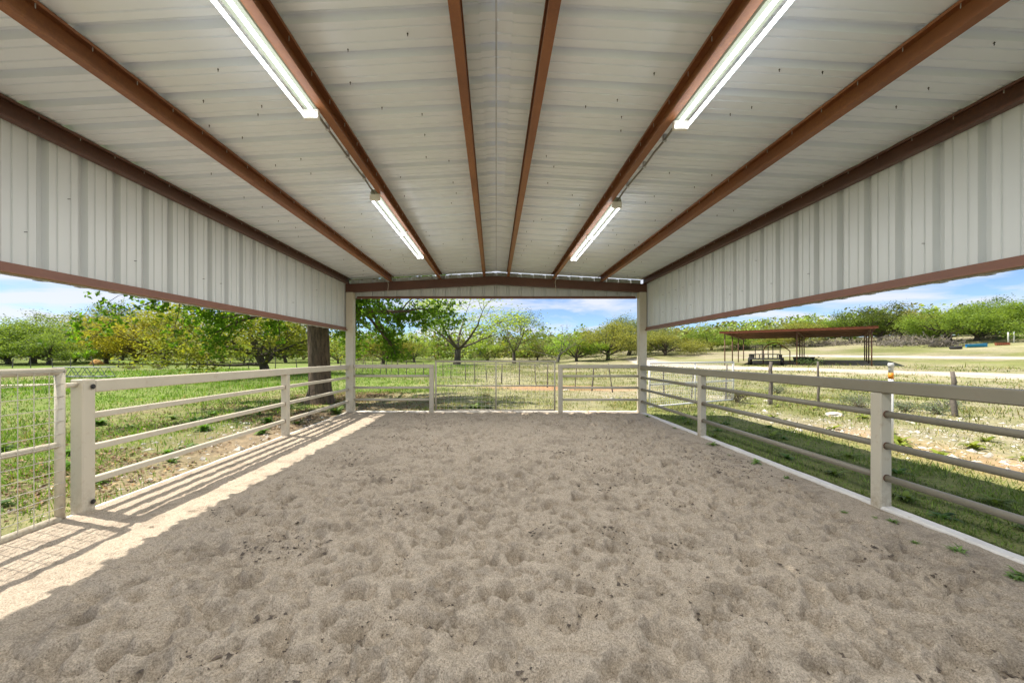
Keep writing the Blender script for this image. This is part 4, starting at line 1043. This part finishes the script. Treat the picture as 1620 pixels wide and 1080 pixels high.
for k in range(20):
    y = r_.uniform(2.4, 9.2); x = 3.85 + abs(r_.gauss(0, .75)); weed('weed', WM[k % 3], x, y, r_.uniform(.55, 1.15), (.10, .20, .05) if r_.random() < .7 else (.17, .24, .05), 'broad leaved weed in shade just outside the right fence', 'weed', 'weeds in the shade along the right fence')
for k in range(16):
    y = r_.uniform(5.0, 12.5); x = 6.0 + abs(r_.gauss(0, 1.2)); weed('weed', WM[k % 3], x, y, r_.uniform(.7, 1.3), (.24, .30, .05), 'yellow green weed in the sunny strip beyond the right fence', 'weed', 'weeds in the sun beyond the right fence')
for k, (x, y) in enumerate([(-5.6, 7.4), (-6.3, 8.1), (-4.9, 8.3), (-7.4, 7.0), (-6.9, 9.4), (-8.4, 8.2), (-4.75, 5.6), (-5.4, 4.9), (-6.2, 5.6), (-7.2, 5.2), (-4.5, 4.35), (-5.9, 4.2), (-6.8, 6.4), (-4.3, 7.1)]):
    weed('thistle', WT[k % 2], x, y, r_.uniform(.4, .75), (.15, .30, .05), 'leafy green thistle clump on meadow beyond the left fence', 'thistle', 'thistles beyond the left fence')
for k in range(18):
    x = -8.5 + r_.random() * 4.6; y = 3.4 + r_.random() * 7; weed('weed', WM[k % 3], x, y, r_.uniform(.6, 1.2), (.10, .18, .035), 'small green weed among leaf litter outside the left fence', 'weed', 'weeds outside the left fence')
for k, (x, y, s) in enumerate([(-.55, 9.98, 1.15), (-.9, 10.05, .8), (-.2, 10.1, .75)]):
    weed('weed', WT[k % 2], x, y, s, (.16, .24, .07) if k == 0 else (.16, .21, .13), ['pale green leafy weed just behind the far gate', 'grey green weed left of the pale weed behind the far gate', 'small grey green weed right of the pale weed behind the far gate'][k], 'weed', None)
weed('weed', WT[0], -3.95, 9.55, .9, (.15, .24, .06), 'bright green weed growing at the foot of the left column', 'weed', None)
for k, (x, y, s) in enumerate([(3.30, 3.22, 1.0), (3.22, 3.28, .6), (3.08, 3.42, .7), (3.24, 2.72, 1.2), (3.1, 2.86, .7), (3.30, 2.42, 1.5), (3.2, 2.38, 1.1), (3.36, 5.0, 1.0), (3.3, 4.4, .9), (3.36, 6.0, 1.1), (3.25, 5.4, .7), (3.3, 2.05, 1.2), (3.4, 8.7, 1.0), (3.42, 7.4, .9)]):
    weed('sprout', WS[k % 2] if k not in (7, 9, 12) else WM[0], x, y, s * (.55 if k in (7, 9, 12) else 1), (.19, .30, .10), 'small green sprout growing out of the sand beside the right curb', 'sprout', 'sprouts on the sand by the right curb', sandz(x, y) - .004)
ORD = 'nearest,second,third,fourth,fifth,sixth,seventh,eighth,ninth,tenth,eleventh,twelfth,thirteenth,fourteenth,fifteenth,sixteenth,seventeenth,eighteenth,nineteenth,twentieth'.split(',')
for gname, ws in WEEDS.items():
    if gname:
        for k, o in enumerate(sorted(ws, key=lambda o: o.location.y)):
            o['label'] = o['label'] + (', nearest to the camera' if k == 0 else ', %s from the camera' % ORD[k])
def shrub(name, label, x, y, wdt, hgt, col, n, leaf, seed, cat='shrub', asp=.5):
    rs_ = np.random.RandomState(seed); t_ = thing(name, label, cat, (x, y, gz(x, y)))
    k = 26; a = rs_.uniform(0, 6.28, k); r__ = np.sqrt(rs_.rand(k)); tip = np.stack([r__ * np.cos(a) * wdt / 2, r__ * np.sin(a) * wdt / 2, hgt * (.45 + .5 * rs_.rand(k)) * (1 - .45 * r__ ** 2)], 1)
    mb = MB()
    for q in tip: mb.tube([(0, 0, -.05), tuple(q * np.array([.35, .35, .5])), tuple(q)], [.012, .008, .004], 4, False)
    mb.build('stem', M['brush'], t_, world=False)
    idx = rs_.randint(0, k, n); u = rs_.uniform(.55, 1.05, n)[:, None]; cen = tip[idx] * u + rs_.randn(n, 3) * np.array([wdt * .10, wdt * .10, hgt * .10])
    cen[:, 2] = np.abs(cen[:, 2])
    o = link('foliage', leaf_mesh(name, cen, leaf, asp, seed), M['weed'], t_, world=False); o.color = (*col, 1); return t_
SAGE = (.22, .27, .19)
shrub('sage_shrub', 'pale grey green sage shrub left of the near right fence post', 9.9, 10.55, 1.0, .45, SAGE, 900, .045, 1)
shrub('sage_shrub', 'grey green sage shrub right of the near right fence post', 10.2, 9.6, .75, .34, SAGE, 600, .045, 2)
shrub('sage_shrub', 'smaller grey green sage shrub between the fence post and the gnarled cedar post', 10.5, 9.2, .6, .3, SAGE, 450, .045, 3)
shrub('sage_shrub', 'low sage shrub right of the others beyond the right rail fence', 11.9, 10.3, .8, .32, SAGE, 500, .045, 4)
shrub('sage_shrub', 'small grey green shrub midway to the rusty shed', 11.2, 15.4, .8, .4, SAGE, 500, .05, 6)
shrub('low_bush', 'dark low bush at the foot of the white open gate', 7.45, 11.9, .7, .42, (.11, .10, .05), 600, .05, 5, 'bush')
shrub('low_bush', 'dark green bush growing in front of the trailer under the shed', 29.2, 36.0, 2.2, .9, (.09, .15, .05), 900, .12, 7, 'bush')
shrub('low_bush', 'brown green grass bush on the meadow left of the ochre oak', at(252, 40)[0], 40, 1.6, .7, (.14, .13, .05), 500, .1, 8, 'bush')
shrub('low_bush', 'brown green grass bush on the meadow right of the steel truss', at(207, 40)[0], 40, 1.9, .6, (.15, .14, .05), 500, .1, 9, 'bush')
def brush_pile(label, x, y, L, h, seed, mat='brush'):
    r2 = random.Random(seed); t_ = thing('brush_pile', label, 'brush pile', (x, y, gz(x, y))); mb = MB()
    for k in range(150):
        px_, py_ = r2.gauss(0, L * .3), r2.gauss(0, .9); q = Vector((px_, py_, abs(r2.gauss(0, h * .35)))); d = Vector((r2.gauss(0, 1), r2.gauss(0, .7), r2.gauss(.1, .45))).normalized() * r2.uniform(.6, 2.0)
        mb.tube([q - d * .5, q + Vector((r2.gauss(0, .1), 0, r2.gauss(.05, .1))), q + d * .5], [.05 * r2.uniform(.5, 1.3), .04, .012], 4, False)
    o = mb.build('branches', M[mat], t_, world=False); o['kind'] = 'stuff'; return t_
for k, (px_, Zd, L, h, lab) in enumerate([(1400, 66, 5, 1.6, 'grey heap of cut brush right of the shed end'), (1432, 62, 6, 1.5, 'long grey heap of cut brush on the pale slope, second from the shed'), (1470, 62, 6, 1.3, 'grey heap of cut brush left of the dark fallen limbs'), (1440, 72, 8, 2.2, 'tall grey brush heap at the edge of the oaks on the slope'),
        (1330, 74, 8, 1.8, 'grey brush heap seen under the shed roof at right'), (1290, 76, 7, 1.6, 'grey brush heap seen under the shed roof in the middle'), (1185, 80, 6, 1.5, 'grey brush heap seen under the left end of the shed roof'), (1575, 62, 6, 1.5, 'grey brush heap behind the rust red implement')]):
    x, y = at(px_, Zd); brush_pile(lab, x, y, L, h, k)
x, y = at(1492, 56); brush_pile('dark fallen limbs lying left of the old tyre', x, y, 4, 1.5, 50, 'cedar')
# pale scrub at the foot of the far wood, seen through the opening
for k, (px_, Zd, wd2, hg, lab) in enumerate([(575, 80, 9, 3.4, 'pale leafless scrub just right of the left column'), (622, 96, 10, 3.2, 'pale leafless scrub behind the low yellow green oak'), (680, 98, 9, 3.0, 'pale leafless scrub left of the tall forked tree'), (765, 88, 8, 2.6, 'pale brown scrub between the two airy trees'), (840, 100, 9, 2.6, 'pale brown scrub left of the bare crooked tree')]):
    x, y = at(px_, Zd); shrub('scrub_thicket', lab, x, y, wd2, hg, (.24, .20, .12), 900, .22, 60 + k, 'scrub')

# rocks
def rock(x, y, s, label, seed):
    rs_ = np.random.RandomState(seed); mb = MB(); v = []; 
    for i in range(5):
        ph = i / 4 * math.pi / 2
        for k in range(9):
            a = 2 * math.pi * k / 9; q = 1 + .22 * rs_.randn() * math.cos(ph); v.append((x + s * math.cos(ph) * math.cos(a) * q, y + s * .7 * math.cos(ph) * math.sin(a) * q, gz(x, y) - .03 + s * .5 * math.sin(ph)))
    o = mb.addm(v, [(i * 9 + k, i * 9 + (k + 1) % 9, (i + 1) * 9 + (k + 1) % 9, (i + 1) * 9 + k) for i in range(4) for k in range(9)]).build('rock', M['rock'], None); tag(o, label, 'rock'); return o
rock(8.05, 9.2, .24, 'largest flat white rock beyond the right fence', 1); rock(6.6, 6.0, .10, 'small white rock in the sunlit strip right of the near fence post', 2)
rock(8.6, 12.3, .12, 'small pale rock beside the cedar post fence corner', 3); rock(3.0, 16.6, .16, 'pale rock by the bare reddish patch behind the far gate', 4); rock(5.6, 7.3, .08, 'small pale rock by the edge of the barn shade on the right', 5)

# ------------------------------------------------------------------ grass, litter, gravel (uncountable)
rs5 = np.random.RandomState(19); n = 480000
ang = rs5.uniform(-1.18, 1.18, n); rr3 = 3.6 * np.exp(rs5.uniform(0, np.log(48 / 3.6), n)); gx_ = np.sin(ang) * rr3; gy_ = np.cos(ang) * rr3
out_ = ~((np.abs(gx_) < 3.72) & (gy_ < 9.75)) & (gy_ > 1.0)
gx_, gy_, rr3 = gx_[out_], gy_[out_], rr3[out_]; cv = cover(gx_, gy_); ok = rs5.rand(len(gx_)) < cv ** 1.3 * (.35 + .65 * sstep(-.25, .35, fbm(gx_, gy_, .55, 91, 3)))
gx_, gy_, rr3 = gx_[ok], gy_[ok], rr3[ok]; n = len(gx_); gz_ = height(gx_, gy_)
lf = sstep(3, -6, gx_); hgt_ = rs5.gamma(4, .25, n) * (.030 + .016 * lf + .0022 * rr3) * (.7 + .6 * sstep(-.2, .5, fbm(gx_, gy_, 1.4, 93, 2))); wid_ = .005 + .0011 * rr3 * rs5.uniform(.6, 1.4, n)
a = rs5.uniform(0, 6.283, n); ln = rs5.uniform(.2, .9, n) * hgt_; da = a + rs5.uniform(-1, 1, n)
B = np.stack([gx_, gy_, gz_ - .005], 1); S_ = np.stack([np.cos(a), np.sin(a), 0 * a], 1) * wid_[:, None] / 2; D_ = np.stack([np.cos(da + 1.57) * ln, np.sin(da + 1.57) * ln, hgt_], 1)
V = np.stack([B - S_, B + S_, B + D_], 1).reshape(-1, 3)
cL = np.array([.18, .33, .035]); cR = np.array([.215, .27, .075]); dry = np.array([.42, .36, .20])
cg = cL * lf[:, None] + cR * (1 - lf)[:, None]; isd = (rs5.rand(n) < (.10 + .26 * (1 - lf)))[:, None]; cg = np.where(isd, dry, cg)
shade_green = ((gx_ > 3.6) & (gx_ < 5.6) & (gy_ < 9.7))[:, None]; cg = np.where(shade_green, np.array([.19, .28, .075]), cg)
cg = cg * rs5.uniform(.7, 1.25, n)[:, None]
g = link('grass', npmesh('grass', V, np.arange(3 * n).reshape(-1, 3), False, np.repeat(cg, 3, axis=0)), M['grass']); tag(g, 'short patchy meadow grass growing all around the barn', 'grass', kind='stuff')
# fallen leaves
n = 24000; lx = -3.75 - np.abs(rs5.gamma(2.0, 1.3, n)); ly = rs5.uniform(3.0, 17, n); k_ = n // 4; lx[:k_] = rs5.uniform(-8, -.2, k_); ly[:k_] = rs5.uniform(9.8, 15, k_)
lz = height(lx, ly) + .012 + .01 * rs5.rand(n); keepm = (fbm(lx, ly, 1.1, 99, 3) > -.12); lx, ly, lz = lx[keepm], ly[keepm], lz[keepm]; n = len(lx)
lm = leaf_mesh('fallen_leaves', np.stack([lx, ly, lz], 1), .055, .6, 21, 2.2)
cl_ = np.array([[.20, .115, .055], [.30, .19, .10], [.38, .27, .16], [.13, .075, .04]])[rs5.randint(0, 4, n)]; a_ = lm.color_attributes.new('Col', 'FLOAT_COLOR', 'POINT'); c4 = np.ones((4 * n, 4), dtype=np.float32); c4[:, :3] = np.repeat(cl_, 4, axis=0); a_.data.foreach_set('color', c4.ravel())
g = link('fallen_leaves', lm, M['litter']); tag(g, 'brown fallen oak leaves scattered under the big near oak', 'leaves', kind='stuff')
# pebbles on the bare ground, and bits of dung and twig in the sand
def bits(name, x, y, z, s, mat, seed, flat=.6):
    rs_ = np.random.RandomState(seed); n = len(x); base = np.array([(1, 0, 0), (-.5, .87, 0), (-.5, -.87, 0), (0, 0, 1), (.1, .1, -.8)])
    rot = rs_.uniform(0, 6.28, n); c_, s2 = np.cos(rot), np.sin(rot); q = base[None] * (1 + .35 * rs_.randn(n, 5, 1)); el = rs_.uniform(.8, 1.6, n)
    q[..., 0] *= el[:, None]; q[..., 2] *= flat
    V = np.stack([x[:, None] + s[:, None] * (q[..., 0] * c_[:, None] - q[..., 1] * s2[:, None]), y[:, None] + s[:, None] * (q[..., 0] * s2[:, None] + q[..., 1] * c_[:, None]), z[:, None] + s[:, None] * q[..., 2]], -1).reshape(-1, 3)
    Fb = np.array([(0, 1, 3), (1, 2, 3), (2, 0, 3), (1, 0, 4), (2, 1, 4), (0, 2, 4)]); F_ = (np.arange(n)[:, None, None] * 5 + Fb[None]).reshape(-1, 3)
    return link(name, npmesh(name, V, F_), mat)
n = 9000; px2 = rs5.uniform(3.7, 11, n); py2 = rs5.uniform(1.5, 14, n); k_ = 700; px2[:k_] = rs5.uniform(-6.5, -3.75, k_); py2[:k_] = rs5.uniform(2.5, 9, k_)
kp = rs5.rand(n) > cover(px2, py2) * 1.2; px2, py2 = px2[kp], py2[kp]
g = bits('gravel', px2, py2, height(px2, py2) + .004, rs5.gamma(2, .008, len(px2)) + .004, M['rock'], 3); tag(g, 'pale limestone gravel strewn on the bare ground beside the barn', 'gravel', kind='stuff')
n = 34000; px2 = rs5.uniform(-2.6, 3.35, n); py2 = rs5.uniform(1.4, 9.3, n); kp = (np.array([sandz(a_, b_) for a_, b_ in zip(px2, py2)]) < -.012 + .022 * rs5.rand(n) - .012) & (fbm(px2, py2, .5, 111, 2) > -.1); px2, py2 = px2[kp], py2[kp]
pz2 = np.array([sandz(a_, b_) for a_, b_ in zip(px2, py2)]) + .002
M['dung'] = paint('dry_dung', (.12, .095, .075), .95, .4, scale=9, bstr=0)
g = bits('manure_crumbs', px2, py2, pz2, np.minimum(rs5.gamma(1.5, .0036, len(px2)) + .003, .016), M['dung'], 4, .5); tag(g, 'dark crumbs of dry manure and twigs scattered in the sand', 'manure', kind='stuff')
